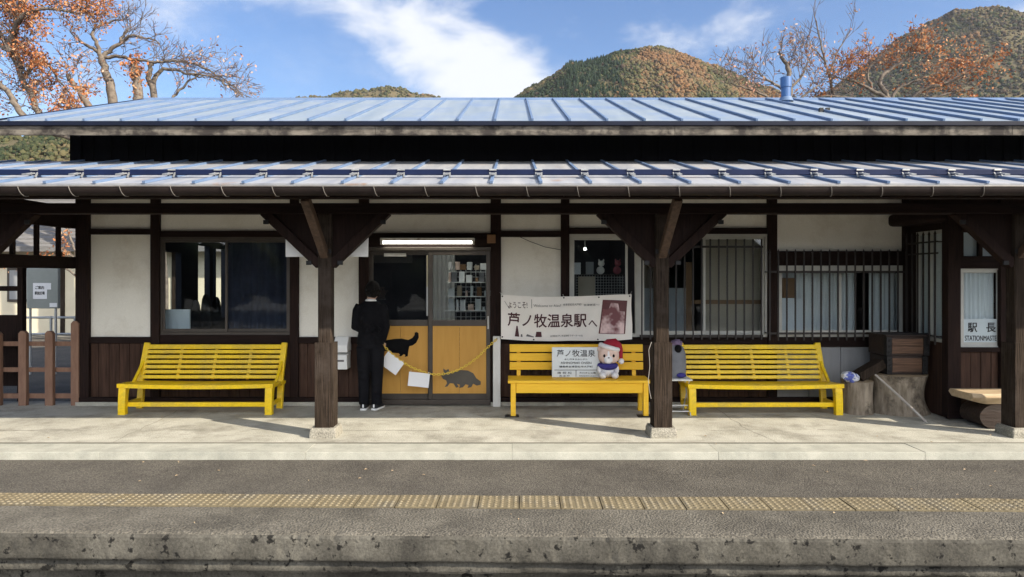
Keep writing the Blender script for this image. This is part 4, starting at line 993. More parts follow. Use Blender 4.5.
def chain():
    P = chain_pts(400); m = MB(); acc = 0; last = P[0]; i = 0; step = .030; k = 0
    for a_, b_ in zip(P[:-1], P[1:]):
        acc += (b_ - a_).length
        if acc >= step:
            acc = 0; d = (b_ - last).normalized(); c = (b_ + last) / 2; last = b_
            side = Vector((0, 1, 0)) if k % 2 else d.cross(Vector((0, 1, 0))).normalized(); k += 1
            ring = [c + d * (.021 * math.cos(q * math.pi / 6)) + side * (.0125 * math.sin(q * math.pi / 6)) for q in range(13)]
            m.tube(ring, .0048, 6, cap=False)
    o = m.build('plastic_chain', 'chain'); tag(o, 'yellow plastic chain sagging across the doorway from the hand to the white stake', 'chain')
chain()
def sheet(px, py, w, h, rot, y, label):
    c = PT(px, py, y); r = thing('hanging_paper', label, 'paper', tuple(c), 'white sheets hung on the yellow chain')
    m = MB(); n = 10; cr, sr = math.cos(R(rot)), math.sin(R(rot)); 
    for off in (0, .0025):
        vs = []
        for j in range(2):
            for i in range(n + 1):
                a_ = (i / n - .5) * w; b_ = (j - .5) * h; vs.append((c.x + a_ * cr - b_ * sr, y + off + .006 * math.sin(i / n * 3.1), c.z + a_ * sr + b_ * cr))
        m.add(vs, [(i, i + 1, n + 2 + i, n + 1 + i) for i in range(n)], 0, True)
    m.build('sheet', 'paper', r)
    m = MB()
    for s_ in (-.42, .42): 
        a_, b_ = s_ * w, .5 * h; q = Vector((c.x + a_ * cr - b_ * sr, y, c.z + a_ * sr + b_ * cr)); m.tube([q + Vector((0, 0, -.012)), q + Vector((.002, .004, .022))], .003, 5)
    m.build('tie', 'oldwhite', r)
sheet(391.8, 363.3, .262, .195, -36, 8.845, 'blank white sheet hanging tilted on the chain close to the person'); sheet(418.8, 379.8, .272, .185, -6, 8.845, 'blank white sheet hanging nearly level on the chain at the middle of the doorway')
# ------------------------------------------------------------------ PERSON
def person():
    X0, Y0 = PXY
    r = thing('person', 'person in a black suit and sneakers standing with back turned, holding the yellow chain', 'person', (X0, Y0, 0))
    def W(x, y, z): return Vector((X0 + x, Y0 + y, z))
    def ring(c, rx, ry, n=20, tilt=0): return [W(c[0] + rx * math.cos(2 * math.pi * k / n), c[1] + ry * math.sin(2 * math.pi * k / n) , c[2] + tilt * math.sin(2 * math.pi * k / n)) for k in range(n)]
    hand = HAND - Vector((X0, Y0, 0)); hx, hy, hz = hand
    sh = (.152, .0, 1.315); el = (.195, -.005, 1.055); wr = (hx + .012, hy - .075, hz + .045)
    shl = (-.152, 0, 1.315); ell = (-.192, -.01, 1.06); wrl = (-.10, .20, .98)
    hc = (.025, .035, 1.525)                                              # head, bowed a little to the front
    b = MB()
    b.ell(W(*hc), (.073, .092, .108), 24, 18); b.ell(W(hc[0], hc[1] + .028, hc[2] - .050), (.054, .066, .062), 18, 12)        # skull, jaw
    b.tube([W(hc[0], hc[1] + .088, hc[2] + .022), W(hc[0], hc[1] + .115, hc[2] - .022), W(hc[0], hc[1] + .090, hc[2] - .032)], [.010, .017, .012], 10)   # nose
    for s_ in (-1, 1):
        b.ell(W(hc[0] + s_ * .075, hc[1] - .004, hc[2] - .012), (.011, .022, .033), 12, 8)                                     # ears
        b.tube([W(hc[0] + s_ * .016, hc[1] + .087, hc[2] + .030), W(hc[0] + s_ * .050, hc[1] + .072, hc[2] + .030)], .011, 8)   # brows
    b.tube([W(hc[0] - .026, hc[1] + .086, hc[2] - .062), W(hc[0], hc[1] + .095, hc[2] - .060), W(hc[0] + .026, hc[1] + .086, hc[2] - .062)], [.006, .010, .006], 8)  # lips
    b.tube([W(0, -.012, 1.34), W(.012, .005, 1.43), W(.022, .022, 1.50)], [.062, .054, .052], 14)                              # neck
    b.loft([ring((0, 0, z), rx, ry) for z, rx, ry in ((.80, .13, .09), (.88, .155, .105), (1.0, .135, .09), (1.15, .15, .10), (1.28, .17, .10), (1.345, .13, .075), (1.38, .06, .055))])
    for s_ in (-1, 1):
        b.tube([W(s_ * .085, 0, .86), W(s_ * .082, .008, .47), W(s_ * .080, -.01, .30), W(s_ * .078, -.015, .09)], [.085, .055, .054, .038], 14)
        b.tube([W(s_ * .078, -.03, .05), W(s_ * .084, .06, .04), W(s_ * .09, .15, .03)], [.035, .036, .022], 10)
    for S, E_, Wr in ((sh, el, wr), (shl, ell, wrl)):
        b.tube([W(*S), W(*E_), W(*Wr)], [.050, .038, .027], 12)
    def hand_(wr, d, up, side):
        """palm with four bent fingers of different length and a thumb from the side of the palm"""
        d = Vector(d).normalized(); sd = Vector(side).normalized(); n = d.cross(sd).normalized()
        w_ = W(*wr); pc = w_ + d * .045
        b.loft([[w_ + d * t + sd * (a_ * wd) + n * (c_ * .013) for a_, c_ in ((-1, -.7), (0, -1), (1, -.7), (1, .7), (0, 1), (-1, .7))] for t, wd in ((-.01, .024), (.025, .034), (.06, .039), (.088, .038))])
        for i, (o_, L_) in enumerate(((-.030, .066), (-.010, .076), (.010, .071), (.029, .056))):
            p0 = w_ + d * .075 + sd * o_; p1 = p0 + d * (L_ * .45) + n * .006; p2 = p1 + d * (L_ * .12) + n * (L_ * .36); p3 = p2 - d * (L_ * .22) + n * (L_ * .16)
            b.tube([p0, p1, p2, p3], [.0098, .0092, .0085, .0068], 8)
        t0 = w_ + d * .028 - sd * .030; t1 = t0 + d * .030 - sd * .020 + n * .012; t2 = t1 + d * .024 + n * .018 + sd * .006
        b.tube([t0, t1, t2], [.012, .0105, .0078], 8)
    hand_(wr, (hx - wr[0], hy - wr[1], hz - wr[2]), None, (.25, .35, .9)); hand_(wrl, (.5, .8, -.25), None, (.1, .2, .95))
    remeshed('body', b, 'skin', r, .0062, 3)
    for s_ in (-1, 1):
        m = MB(); m.ell(W(hc[0] + s_ * .031, hc[1] + .083, hc[2] + .006), (.013, .010, .008), 12, 8); m.build('eye', 'inkb', r)
    h = MB()                                                             # short black hair, fuller at the crown, tapering at the nape
    h.ell(W(hc[0], hc[1] - .016, hc[2] + .030), (.090, .103, .100), 28, 18); h.ell(W(hc[0], hc[1] - .045, hc[2] - .022), (.077, .068, .082), 22, 14)
    rr = random.Random(5)
    for i in range(150):
        u = rr.uniform(0, 6.283); t_ = rr.uniform(.05, .72) * math.pi; d = Vector((math.sin(t_) * math.cos(u), math.sin(t_) * math.sin(u), math.cos(t_)))
        if d.y > .55 and d.z < .35: continue
        p_ = W(hc[0], hc[1] - .02, hc[2] + .015) + Vector((d.x * .084, d.y * .096, d.z * .105)); q = p_ + Vector((d.x * .02, d.y * .02, d.z * .012 - .028)); h.tube([p_, q], [.011, .003], 5)
    remeshed('hair', h, 'hair', r, .0065, 1)
    c = MB(); c.tube([W(.005 + .058 * math.cos(a_ * .2618), .0 + .056 * math.sin(a_ * .2618), 1.392 - .012 * math.sin(a_ * .2618)) for a_ in range(25)], .016, 10, cap=False); c.build('shirt_collar', 'shirt', r)
    j = MB()
    j.loft([ring((0, 0, z), rx, ry) for z, rx, ry in ((.835, .178, .12), (.92, .170, .12), (1.02, .152, .112), (1.14, .160, .118), (1.26, .176, .118), (1.325, .158, .10), (1.365, .115, .08), (1.392, .078, .072))])
    for S, E_, Wr in ((sh, el, wr), (shl, ell, wrl)):
        S2, E2, W2 = Vector(S), Vector(E_), Vector(Wr); j.tube([W(*(S2 + Vector((-.03 if S[0] > 0 else .03, 0, .01)))), W(*S2.lerp(E2, .2)), W(*S2.lerp(E2, .6)), W(*E2), W(*E2.lerp(W2, .5)), W(*E2.lerp(W2, .93))], [.074, .072, .064, .057, .050, .044], 16)
    for k in range(9):                                                   # folds at elbows, waist and back
        z = rr.uniform(.95, 1.25); x = rr.uniform(-.13, .13); j.tube([W(x, -.112, z), W(x + rr.uniform(-.05, .05), -.120, z - .05), W(x + rr.uniform(-.07, .07), -.108, z - .11)], [.008, .021, .008], 6)
    remeshed('jacket', j, 'suit', r, .0095, 3)
    t_ = MB(); t_.loft([ring((0, 0, z), rx, ry) for z, rx, ry in ((.78, .165, .115), (.86, .17, .118), (.93, .155, .108))])
    for s_ in (-1, 1):
        t_.loft([ring((s_ * x, y, z), rx, ry, 16) for z, x, y, rx, ry in ((.80, .086, 0, .094, .112), (.62, .088, .004, .085, .098), (.45, .086, .004, .076, .084), (.28, .083, -.008, .070, .078), (.14, .080, -.008, .067, .080), (.065, .080, .0, .068, .085))])
        for k in range(6):
            z = rr.uniform(.08, .5); t_.tube([W(s_ * .085 - .05, -.070, z), W(s_ * .085, -.083, z + rr.uniform(-.02, .03)), W(s_ * .085 + .05, -.066, z + rr.uniform(-.02, .03))], [.008, .018, .008], 6)
    remeshed('trousers', t_, 'suit2', r, .0095, 3)
    for s_ in (-1, 1):
        an = R(-8 * s_ - 6); M3 = Matrix.Rotation(an, 3, 'Z'); o_ = Vector((s_ * .080, 0, 0))
        prof = [(-.085, .030, .062), (-.07, .038, .075), (0, .040, .085), (.06, .046, .070), (.13, .045, .055), (.165, .034, .045), (.18, .018, .038)]
        def rg(y, w, z0, z1): return [W(*(o_ + M3 @ Vector((a_ * w, y, z0 if c_ < 0 else z1)))) for a_, c_ in ((-1, -1), (1, -1), (1, .2), (.62, 1), (-.62, 1), (-1, .2))]
        m = MB(); m.loft([rg(y, w, .02, z) for y, w, z in prof]); s2 = m.build('shoe', 'shoe', r, .006)
        m = MB(); m.loft([rg(y * 1.03, w + .004, .0, .024) for y, w, z in prof]); m.build('sole', 'rubber', s2, .004)
        m = MB(); p0 = o_ + M3 @ Vector((0, -.088, .045)); m.box(X0 + p0.x - .010, X0 + p0.x + .010, Y0 + p0.y - .004, Y0 + p0.y + .01, .035, .075); m.build('heel_tab', 'rubber', s2, .002)
person()
# ------------------------------------------------------------------ RIGHT HAND CORNER
def stump(name, label, cx, cy, prof, seed, flare=0, grp='log stumps beside the right yellow bench'):
    r = thing(name, label, 'log', (cx, cy, 0), grp); m = MB(); n = 72; rings = []
    for z, rad in prof:
        ring = []
        for k in range(n):
            a_ = 2 * math.pi * k / n
            q = rad * (1 + .045 * noise.noise(Vector((math.cos(a_) * 1.4 + seed, math.sin(a_) * 1.4, z * .7))) + .022 * noise.noise(Vector((math.cos(a_) * 7 + seed, math.sin(a_) * 7, z * 2.2))) + .010 * noise.noise(Vector((math.cos(a_) * 22, math.sin(a_) * 22 + seed, z * 4))))
            if flare and z < .2: q *= 1 + flare * max(0, math.cos(a_ - .1)) ** 6 * (1 - z / .2)
            ring.append((cx + q * math.cos(a_), cy + q * math.sin(a_), z))
        rings.append(ring)
    m.loft(rings, cap=False); m.add(rings[0], [tuple(range(n))]); m.build('trunk', 'log', r)
    m = MB(); top = [(x, y, z + .001) for x, y, z in rings[-1]]; m.add(top + [(cx, cy, top[0][2] + .006)], [(k, (k + 1) % n, n) for k in range(n)]); m.build('cut_end', 'logend', r)
    return r
def lin(z0, z1, a, n=14): return [(z0 + (z1 - z0) * i / n, a(i / n)) for i in range(n + 1)]
stump('log_stump', 'smaller grey log stump with a white and blue bag on top, touching the yellow bench', PX(857, 8.52), 8.52, lin(0, .405, lambda u: .185 - .010 * math.sin(u * 3.1)), 3)
stump('log_stump', 'wide grey log block narrowing at the waist, carrying two stacked wooden chests', PX(896.5, 8.60), 8.60, lin(0, .485, lambda u: .335 + .025 * (u - .5) - .040 * math.sin(u * 3.14) + .02 * (1 - u) ** 3), 11, flare=.22)
def chest(label, z0, w, h, d, lid):
    cx, cy = PX(897.5, 8.62), 8.62
    r = thing('wooden_chest', label, 'chest', (cx, cy, z0), 'wooden chests stacked on the wide log block')
    x0, x1, y0, y1 = cx - w / 2, cx + w / 2, cy - d / 2, cy + d / 2
    m = MB(); m.box(x0, x1, y0, y1, z0 + .002, z0 + h); m.build('body', 'chestd', r, .008)
    m = MB(); m.box(x0 + .068, x1 - .066, y0 - .012, y0 - .0005, z0 + .03, z0 + h * .52); m.box(x0 + .068, x1 - .066, y0 - .013, y0 - .0005, z0 + h * .535, z0 + h - .025); m.build('front_board', 'chest', r, .004)
    for x in (x0 - .004, x1 - .062):
        m = MB(); m.box(x, x + .066, y0 - .022, y0 + .05, z0 + .004, z0 + h - .002); b_ = m.build('corner_strap', 'iron', r, .004)
        m = MB()
        for k in range(3): m.ell((x + .033, y0 - .024, z0 + h * (.2 + .3 * k)), (.014, .010, .014), 10, 6)
        m.build('stud', 'iron', b_)
    if lid:
        m = MB(); m.box(x0 - .02, x1 + .02, y0 - .03, y1 + .02, z0 + h + .001, z0 + h + .022); m.build('lid', 'chestd', r, .006)
        m = MB(); m.tube([(x0 - .02, y0 + .05, z0 + h + .028), (x1 + .02, y0 + .02, z0 + h + .032)], .010, 8); m.build('cord', 'iron', r)
chest('dark wooden chest with iron corners resting directly on the wide log block', .492, .50, .23, .40, False); chest('dark lidded wooden chest on top of the other chest', .723, .52, .24, .42, True)
def block():
    a_, b_ = PT(857, 379.5, 8.46), PT(881, 364, 8.50); a_.z = .425 + .0; r = MB(); r.bar(a_ + Vector((0, 0, .035)), b_ + Vector((0, 0, .015)), .17, .115, up=(0, 0, 1))
    o = r.build('wood_block', 'oldwood', None, .012); tag(o, 'short dark wooden block leaning from the small stump against the wooden chests', 'wood block')
block()
def bag():
    c = Vector((PX(850, 8.42), 8.42, .462)); m = MB()
    def fn(p): 
        q = noise.noise(p * 14 + Vector((3, 1, 2))) * .30 + noise.noise(p * 34) * .14
        return p * (1 + q)
    m.ell(c, (.095, .085, .068), 36, 24, fn=fn); o = m.build('plastic_bag', 'bagw'); tag(o, 'crumpled white and blue plastic bag lying on the smaller log stump', 'bag')
    for p_ in o.data.polygons: p_.use_smooth = False
bag()
m = MB(); m.tube([PT(875, 374.5, 8.19), PT(900, 397, 8.14), PT(927.5, 423.4, 7.98)], [.013, .015, .017], 10); o = m.build('wooden_pole', 'stick'); tag(o, 'thin bleached pole leaning diagonally against the wide log block', 'pole')
def log_bench():
    r = thing('log_bench', 'rustic bench of a pale split slab laid on dark logs by the right hand post', 'bench', (5.75, 7.80, 0))
    y0, y1 = 7.55, 7.98; z0, z1 = .275, .40; x0, x1 = 5.12, 7.0; n = 30; m = MB(); rings = []
    for i in range(n + 1):
        x = x0 + (x1 - x0) * i / n; q = noise.noise(Vector((x * 2.2, 1, 1))) * .02; s_ = min(1, .25 + i * .28)
        rings.append([(x - .05 * (z > .4), y, z) for y, z in ((y0 + .06 + q, z0 + (1 - s_) * .06), (y1 - .06, z0 + (1 - s_) * .06), (y1 + q, z0 + .09), (y1 - .03, z1), (y0 + .02 + q, z1 + q * .2), (y0 + q, z0 + .085))])
    m.loft(rings, smooth=False); m.build('slab', 'slab', r, .008)
    for x in (5.42, 6.55):
        m = MB(); k_ = 24; R_ = []
        for y in (7.60, 7.70, 7.85, 7.95): R_.append([(x + .19 * (1 + .05 * noise.noise(Vector((math.cos(a_ * .2618) * 2 + x, math.sin(a_ * .2618) * 2, y * 3)))) * math.cos(a_ * .2618), y, .135 + .14 * math.sin(a_ * .2618)) for a_ in range(24)])
        m.loft(R_); m.build('support_log', 'chestd', r)
log_bench()
def chair():
    y = 8.48; cx = PX(672, y)
    r = thing('folding_chair', 'small white steel folding chair half hidden behind the middle canopy post', 'chair', (cx, y, 0))
    m = MB()
    for x in (cx - .19, cx + .19):
        m.tube([(x, y - .16, 0), (x, y + .14, .43)], .009, 8); m.tube([(x * .98 + cx * .02, y + .20, 0), (x * .98 + cx * .02, y - .12, .43)], .009, 8)
    m.tube([(cx - .19, y - .125, .05), (cx + .19, y - .125, .05)], .007, 8); m.tube([(cx - .185, y + .16, .05), (cx + .185, y + .16, .05)], .007, 8); m.tube([(cx - .19, y - .08, .115), (cx + .19, y - .08, .115)], .007, 8)
    m.build('frame', 'chrome', r)
    m = MB(); m.box(cx - .21, cx + .21, y - .19, y + .17, .430, .452); m.build('seat', 'oldwhite', r, .008)
    m = MB()
    for x in (cx - .19, cx + .19): m.tube([(x, y + .14, .43), (x, y + .21, .80)], .009, 8)
    m.tube([(cx - .19, y + .21, .80), (cx + .19, y + .21, .80)], .009, 8); m.build('back_frame', 'chrome', r)
    g_ = thing('stuffed_bag', 'plump grey cloth bag topped with a purple flower scarf, sitting on the folding chair', 'bag', (cx, y, .452))
    m = MB(); m.loft([[(cx + .03 + rx * math.cos(k * .314), y + .02 + ry * math.sin(k * .314), z) for k in range(20)] for z, rx, ry in ((.453, .12, .11), (.50, .145, .13), (.62, .15, .13), (.76, .14, .12), (.83, .11, .10), (.86, .07, .07))]); m.build('sack', 'greybag', g_)
    m = MB(); m.ell((cx + .055, y - .01, .875), (.07, .07, .05), 18, 12, fn=lambda p: p * (1 + .35 * noise.noise(p * 30))); m.build('scarf', 'purple', g_)
    m = MB(); m.ell((cx + .055, y - .09, .815), (.045, .04, .05), 12, 8); m.build('bow', 'black', g_)
    m = MB(); m.ell((cx + .09, y - .11, .49), (.06, .03, .03), 12, 8); m.build('base_trim', 'blue', g_)
chair()
m = MB(); pts = [PT(651.5, 342, 7.14), PT(648.7, 350, 7.12), PT(649.8, 366, 7.13), PT(648.2, 380, 7.11), PT(649.6, 392, 7.12), PT(651.5, 400, 7.14)]
P2 = []
for i in range(len(pts) - 1):
    for k in range(6): P2.append(pts[i].lerp(pts[i + 1], k / 6))
m.tube(P2, .003, 6); m.build('cord', 'stick', COLS[2])
# ------------------------------------------------------------------ THINGS INSIDE THE ROOMS
def rack():
    y = 10.25; x0, x1 = PX(446, y), PX(489, y); z0, z1 = .05, PZ(264, y)
    r = thing('display_rack', 'white wire shop rack with small goods seen through the right hand door pane', 'shelf', ((x0 + x1) / 2, y, 0.02))
    m = MB(); k = 0; x = x0
    while x <= x1 + .001: m.tube([(x, y, z0), (x, y, z1)], .004, 5); x += .075
    z = z0
    while z <= z1 + .001: m.tube([(x0, y, z), (x1, y, z)], .004, 5); z += .075
    m.build('wire_panel', 'white', r)
    for py in (296, 310, 282): m = MB(); m.box(x0, x1, y - .18, y - .01, PZ(py, y) - .012, PZ(py, y)); m.build('shelf', 'white', r, .003)
    rr = random.Random(3); mats = ['paper', 'sign', 'paper', 'card', 'greybag', 'plushw', 'paper', 'rose', 'sign', 'plusht', 'blind']
    for py in (270, 282, 296, 310):
        x = x0 + .05
        while x < x1 - .06:
            w = rr.uniform(.03, .10); h = rr.uniform(.05, .17); mb = MB(); zz = PZ(py, y) + .001
            mb.box(x, x + w, y - .13, y - .05, zz, zz + h); o = mb.build('goods_packet', rr.choice(mats), r, .004); x += w + rr.uniform(.004, .06)
rack()
def grid_panel():
    y = 9.42; x0, x1 = PX(576, y), PX(624, y); z0, z1 = 0.02, PZ(274.5, y)
    r = thing('grid_panel', 'black wire grid panel standing inside the shop window above the banner', 'display panel', ((x0 + x1) / 2, y, z0))
    m = MB(); x = x0
    while x <= x1 + .001: m.tube([(x, y, z0), (x, y, z1)], .0028, 4); x += .038
    z = z1
    while z >= z0: m.tube([(x0, y, z), (x1, y, z)], .0028, 4); z -= .038
    m.build('wire_grid', 'rail', r)
    m = MB(); m.box(x0, x1, y - .16, y - .01, z1 - .012, z1 + .0); m.build('ledge', 'chestd', r)
    m = MB(); m.box(PX(578, y), PX(595, y), y - .022, y - .006, PZ(296, y), PZ(276.5, y)); m.build('poster', 'blind', r)
    zt = z1 + .002
    def item(name, label, cat, mat, fn): mb = MB(); fn(mb); tag(mb.build(name, mat), label, cat)
    def doll(mb, px, s_):
        x = PX(px, y - .08); mb.ell((x, y - .08, zt + .075 * s_), (.075 * s_, .055 * s_, .075 * s_), 16, 10); mb.ell((x + .01, y - .085, zt + .20 * s_), (.060 * s_, .05 * s_, .055 * s_), 16, 10)
        for q in (-1, 1): mb.tube([(x + .01 + q * .035 * s_, y - .085, zt + .24 * s_), (x + .01 + q * .045 * s_, y - .085, zt + .285 * s_)], [.022 * s_, .004], 8)
    item('plush_toy', 'rose red plush toy sitting on the ledge inside the shop window', 'plush toy', 'rose', lambda mb: doll(mb, 617, .75))
    item('plush_toy', 'cream plush toy sitting on the ledge inside the shop window', 'plush toy', 'cloth', lambda mb: doll(mb, 600.5, .74))
    item('paper_stand', 'white folded card standing at the left end of the shop window ledge', 'card', 'paper', lambda mb: mb.box(PX(573, y), PX(580, y), y - .10, y - .08, zt, zt + .16))
    item('goods_box', 'dark blue-grey box standing on the shop window ledge beside the cream toy', 'box', 'sheet', lambda mb: mb.box(PX(585.5, y), PX(592.5, y), y - .13, y - .04, zt, zt + .17))
    r2 = thing('pendant_bulb', 'small lit pendant bulb hanging inside the shop window', 'lamp', tuple(PT(585, 249, 9.7)))
    c = PT(585, 249, 9.7); mb = MB(); mb.ell(c, (.017, .017, .02), 14, 10); mb.build('bulb', 'bulb', r2); mb = MB(); mb.tube([c + Vector((0, 0, .025)), (c.x, c.y, 2.99)], .004, 6); mb.build('flex', 'white', r2)
grid_panel()
fbx = MB(); fbx.box(*fb(164, 189.5, 309.5, 331, 9.22, 9.26)); tag(fbx.build('flatboard', 'sign', None, .003), 'pale grey placard propped inside the left pane of the bronze window', 'flatboard')  # plain grey cardboard panel at the sill, no lettering
for i, (px, yy, h) in enumerate(((196, 10.4, 300), (206, 10.1, 294), (216.5, 10.3, 297))):
    r = thing('waiting_chair', 'dark rounded chair back silhouetted inside the waiting room', 'chair', (PX(px, yy), yy, .02), 'chairs inside the waiting room')
    x = PX(px, yy); zt = PZ(h, yy); m = MB(); m.loft([[(x + rx * math.cos(k * .3927), yy + .03 * math.sin(k * .3927), z) for k in range(16)] for z, rx in ((.46, .075), (zt - .25, .08), (zt - .08, .06), (zt - .02, .035), (zt, .01))]); m.build('backrest', 'inkb', r)
    m = MB(); m.box(x - .1, x + .1, yy - .38, yy + .02, .42, .46); m.build('seat', 'inkb', r, .01)
    for sx in (-.08, .08):
        for sy in (-.34, 0): m = MB(); m.tube([(x + sx, yy + sy, .02), (x + sx, yy + sy, .42)], .012, 6); m.build('leg', 'iron', r)
c_ = MB(); c_.box(*fb(778, 795.5, 278, 298, 9.22, 9.30)); tag(c_.build('cardboard_box', 'card', None, .004), 'brown cardboard box behind the left pane of the barred office window cage', 'box')
c_ = MB(); c_.box(*fb(777.5, 803.5, 298.3, 338, 9.20, 9.24)); tag(c_.build('flatboard', 'paper', None, .003), 'white placard standing behind the lower left bars of the office window cage', 'flatboard')  # plain white panel behind the bars, no lettering
# ------------------------------------------------------------------ LEFT END: FENCE, CABINET, HOUSE
r = thing('picket_fence', 'brown wooden picket fence closing the platform gate left of the building', 'fence', (PX(48, 9.0), 9.0, 0))
for px, pt in ((-30, 332), (-4, 332), (22, 331), (48.5, 331), (74.5, 321)):
    y = 8.98; x = PX(px, y); w = .052; z = PZ(pt, y); m = MB(); m.poly([(x - w, .0), (x + w, .0), (x + w, z - .035), (x + w * .45, z), (x - w * .45, z), (x - w, z - .035)], y, y + .06); m.build('picket', 'fence', r, .005)
for a_, b_ in ((341.5, 346), (367.5, 372), (393.5, 398.5)):
    m = MB(); m.box(PX(-36, 9.04), PX(79, 9.04), 9.041, 9.075, PZ(b_, 9.04), PZ(a_, 9.04)); m.build('rail', 'fence', r, .004)
y = 12.6
r = thing('notice_cabinet', 'grey-green cabinet with white notices, standing on two poles behind the picket fence', 'cabinet', (PX(42, y), y, -.14))
m = MB(); m.box(*fb(26.5, 58, 268, 308.5, y, y + .07)); m.build('case', 'cab', r, .01)
m = MB(); m.box(*fb(33, 47, 283, 299, y - .006, y - .0005)); m.box(*fb(46.9, 51, 283, 289.5, y - .006, y - .0005)); m.build('notice', 'paper', r)
text('ご案内', .16, .06, PX(40, y), PZ(287.5, y), y - .009, 'inkb', r, bold=.03); text('駅前広場', .18, .06, PX(40, y), PZ(293, y), y - .009, 'inkb', r, bold=.03)
m = MB(); m.box(*fb(49.5, 57, 303, 307, y - .006, y - .0005)); m.build('label_plate', 'paper', r)
for px in (29, 54.5): m = MB(); x = PX(px, y); m.tube([(x, y + .035, -.14), (x, y + .035, PZ(308.4, y))], .022, 10); m.build('pole', 'rail', r)
y = 13.4
r = thing('pipe_railing', 'low galvanised pipe railing in front of the cream house', 'railing', (PX(40, y), y, -.14))
m = MB()
for z in (PZ(317.5, y), PZ(334, y)): m.tube([(-14, y, z), (PX(76, y), y, z)], .022, 8)
m.build('rail', 'rail', r)
for px in (-60, -20, 20, 51, 75): m = MB(); x = PX(px, y); m.tube([(x, y, -.14), (x, y, PZ(316, y))], .024, 8); m.build('post', 'rail', r)
def house():
    y = 22.0; x0, x1 = -21.5, -8.2
    r = thing('neighbour_house', 'cream walled house with grey tiled roof beyond the left gate', 'house', ((x0 + x1) / 2, y, -.14))
    m = MB(); m.box(x0, x1, y, y + 6, -.14, 2.75); m.build('wall', 'housew', r)
    m = MB(); z0, z1 = 2.62, 4.6
    m.add([(x0 - .5, y - .7, z0), (x1 + .5, y - .7, z0), (x1 + .5, y + 3, z1), (x0 - .5, y + 3, z1), (x1 + .5, y + 6.7, z0), (x0 - .5, y + 6.7, z0),
           (x0 - .5, y - .7, z0 - .12), (x1 + .5, y - .7, z0 - .12), (x1 + .5, y + 3, z1 - .12), (x0 - .5, y + 3, z1 - .12), (x1 + .5, y + 6.7, z0 - .12), (x0 - .5, y + 6.7, z0 - .12)],
          [(0, 1, 2, 3), (3, 2, 4, 5), (9, 8, 7, 6), (11, 10, 8, 9), (0, 6, 7, 1), (5, 4, 10, 11), (1, 7, 8, 2), (2, 8, 10, 4), (0, 3, 9, 6), (3, 5, 11, 9)]); rf_ = m.build('roof', 'tile', r)
    m = MB()
    for i in range(14):
        f = i / 14; yy = y - .7 + 3.7 * f; zz = z0 + (z1 - z0) * f; m.box(x0 - .5, x1 + .5, yy, yy + .04, zz + .005, zz + .05)
    m.build('tile_course', 'tile', rf_)
    m = MB()
    for xx in (x0, -18.6, -16.9, -14.6, -13.0, -11.0, x1 - .14): m.box(xx, xx + .14, y - .03, y - .001, -.14, 2.6)
    m.build('wall_stud', 'oldwood', r)
    for xx in (-16.3, -12.6):
        m = MB(); m.box(xx, xx + 1.3, y - .05, y - .031, .9, 2.0); w_ = m.build('window', 'bronze', r); m = MB(); m.box(xx + .08, xx + 1.22, y - .056, y - .0505, .98, 1.92); m.build('pane', 'sheet', w_)
house()
# ------------------------------------------------------------------ HILLS AND THEIR FOREST
def interp(x, pts):
    if x <= pts[0][0]: return pts[0][1]
    for (a, b), (c, d) in zip(pts[:-1], pts[1:]):
        if x <= c:
            t = (x - a) / (c - a); t = t * t * (3 - 2 * t) * .35 + t * .65
            return b + (d - b) * t
    return pts[-1][1]
def hillprof(Y, rows): return [(PX(px, Y), PZ(py, Y)) for px, py in rows]
HILLS = [  # ridge distance, width of the slope towards us / away, crest line
    (620., 230., 330., hillprof(620, [(380, 262), (450, 150), (505, 108), (528, 96), (550, 86), (570, 73), (590, 66), (612, 57), (640, 54), (662, 57), (685, 62), (700, 70), (722, 77), (745, 89), (775, 103), (830, 122), (920, 180), (1010, 262)])),
    (820., 330., 420., hillprof(820, [(690, 262), (750, 170), (800, 108), (835, 88), (855, 74), (880, 58), (900, 40), (918, 32), (935, 19), (962, 13), (1000, 17), (1040, 23), (1110, 55), (1250, 120), (1420, 265)])),
    (900., 280., 330., hillprof(900, [(120, 262), (240, 120), (305, 99), (345, 95.5), (370, 94), (400, 91), (425, 94.5), (450, 102), (520, 150), (600, 262)])),
    (230., 120., 200., hillprof(230, [(-700, 255), (-450, 160), (-150, 130), (-40, 131), (40, 133), (120, 140), (260, 190), (420, 268)])),
]
def hz(x, y):
    z = -.6
    for Y, w0, w1, cr in HILLS:
        h = interp(x, cr)
        if h <= 4.0: continue
        d = (y - Y) / (w0 if y < Y else w1)
        if abs(d) < 1: z = max(z, h * (.5 + .5 * math.cos(math.pi * d)) ** .8 - .6)
    n = noise.noise(Vector((x * .012, y * .012, 3)))
    return z + (n * 9.0 + noise.noise(Vector((x * .035, y * .035, 8))) * 4.5 + noise.noise(Vector((x * .09, y * .09, 4))) * 1.6) * min(1, max(0, z) / 40)
m = MB(); st = 14; xs = [-520 + st * i for i in range(128)]; yy_ = [100 + st * i for i in range(84)]
for y in yy_:
    for x in xs: m.v.append((x, y, hz(x, y)))
nx = len(xs)
for j in range(len(yy_) - 1):
    for i in range(nx - 1): m.f.append((j * nx + i, j * nx + i + 1, (j + 1) * nx + i + 1, (j + 1) * nx + i)); m.m.append(0); m.sm.append(True)
m.build('hills', 'hill', kind='structure')

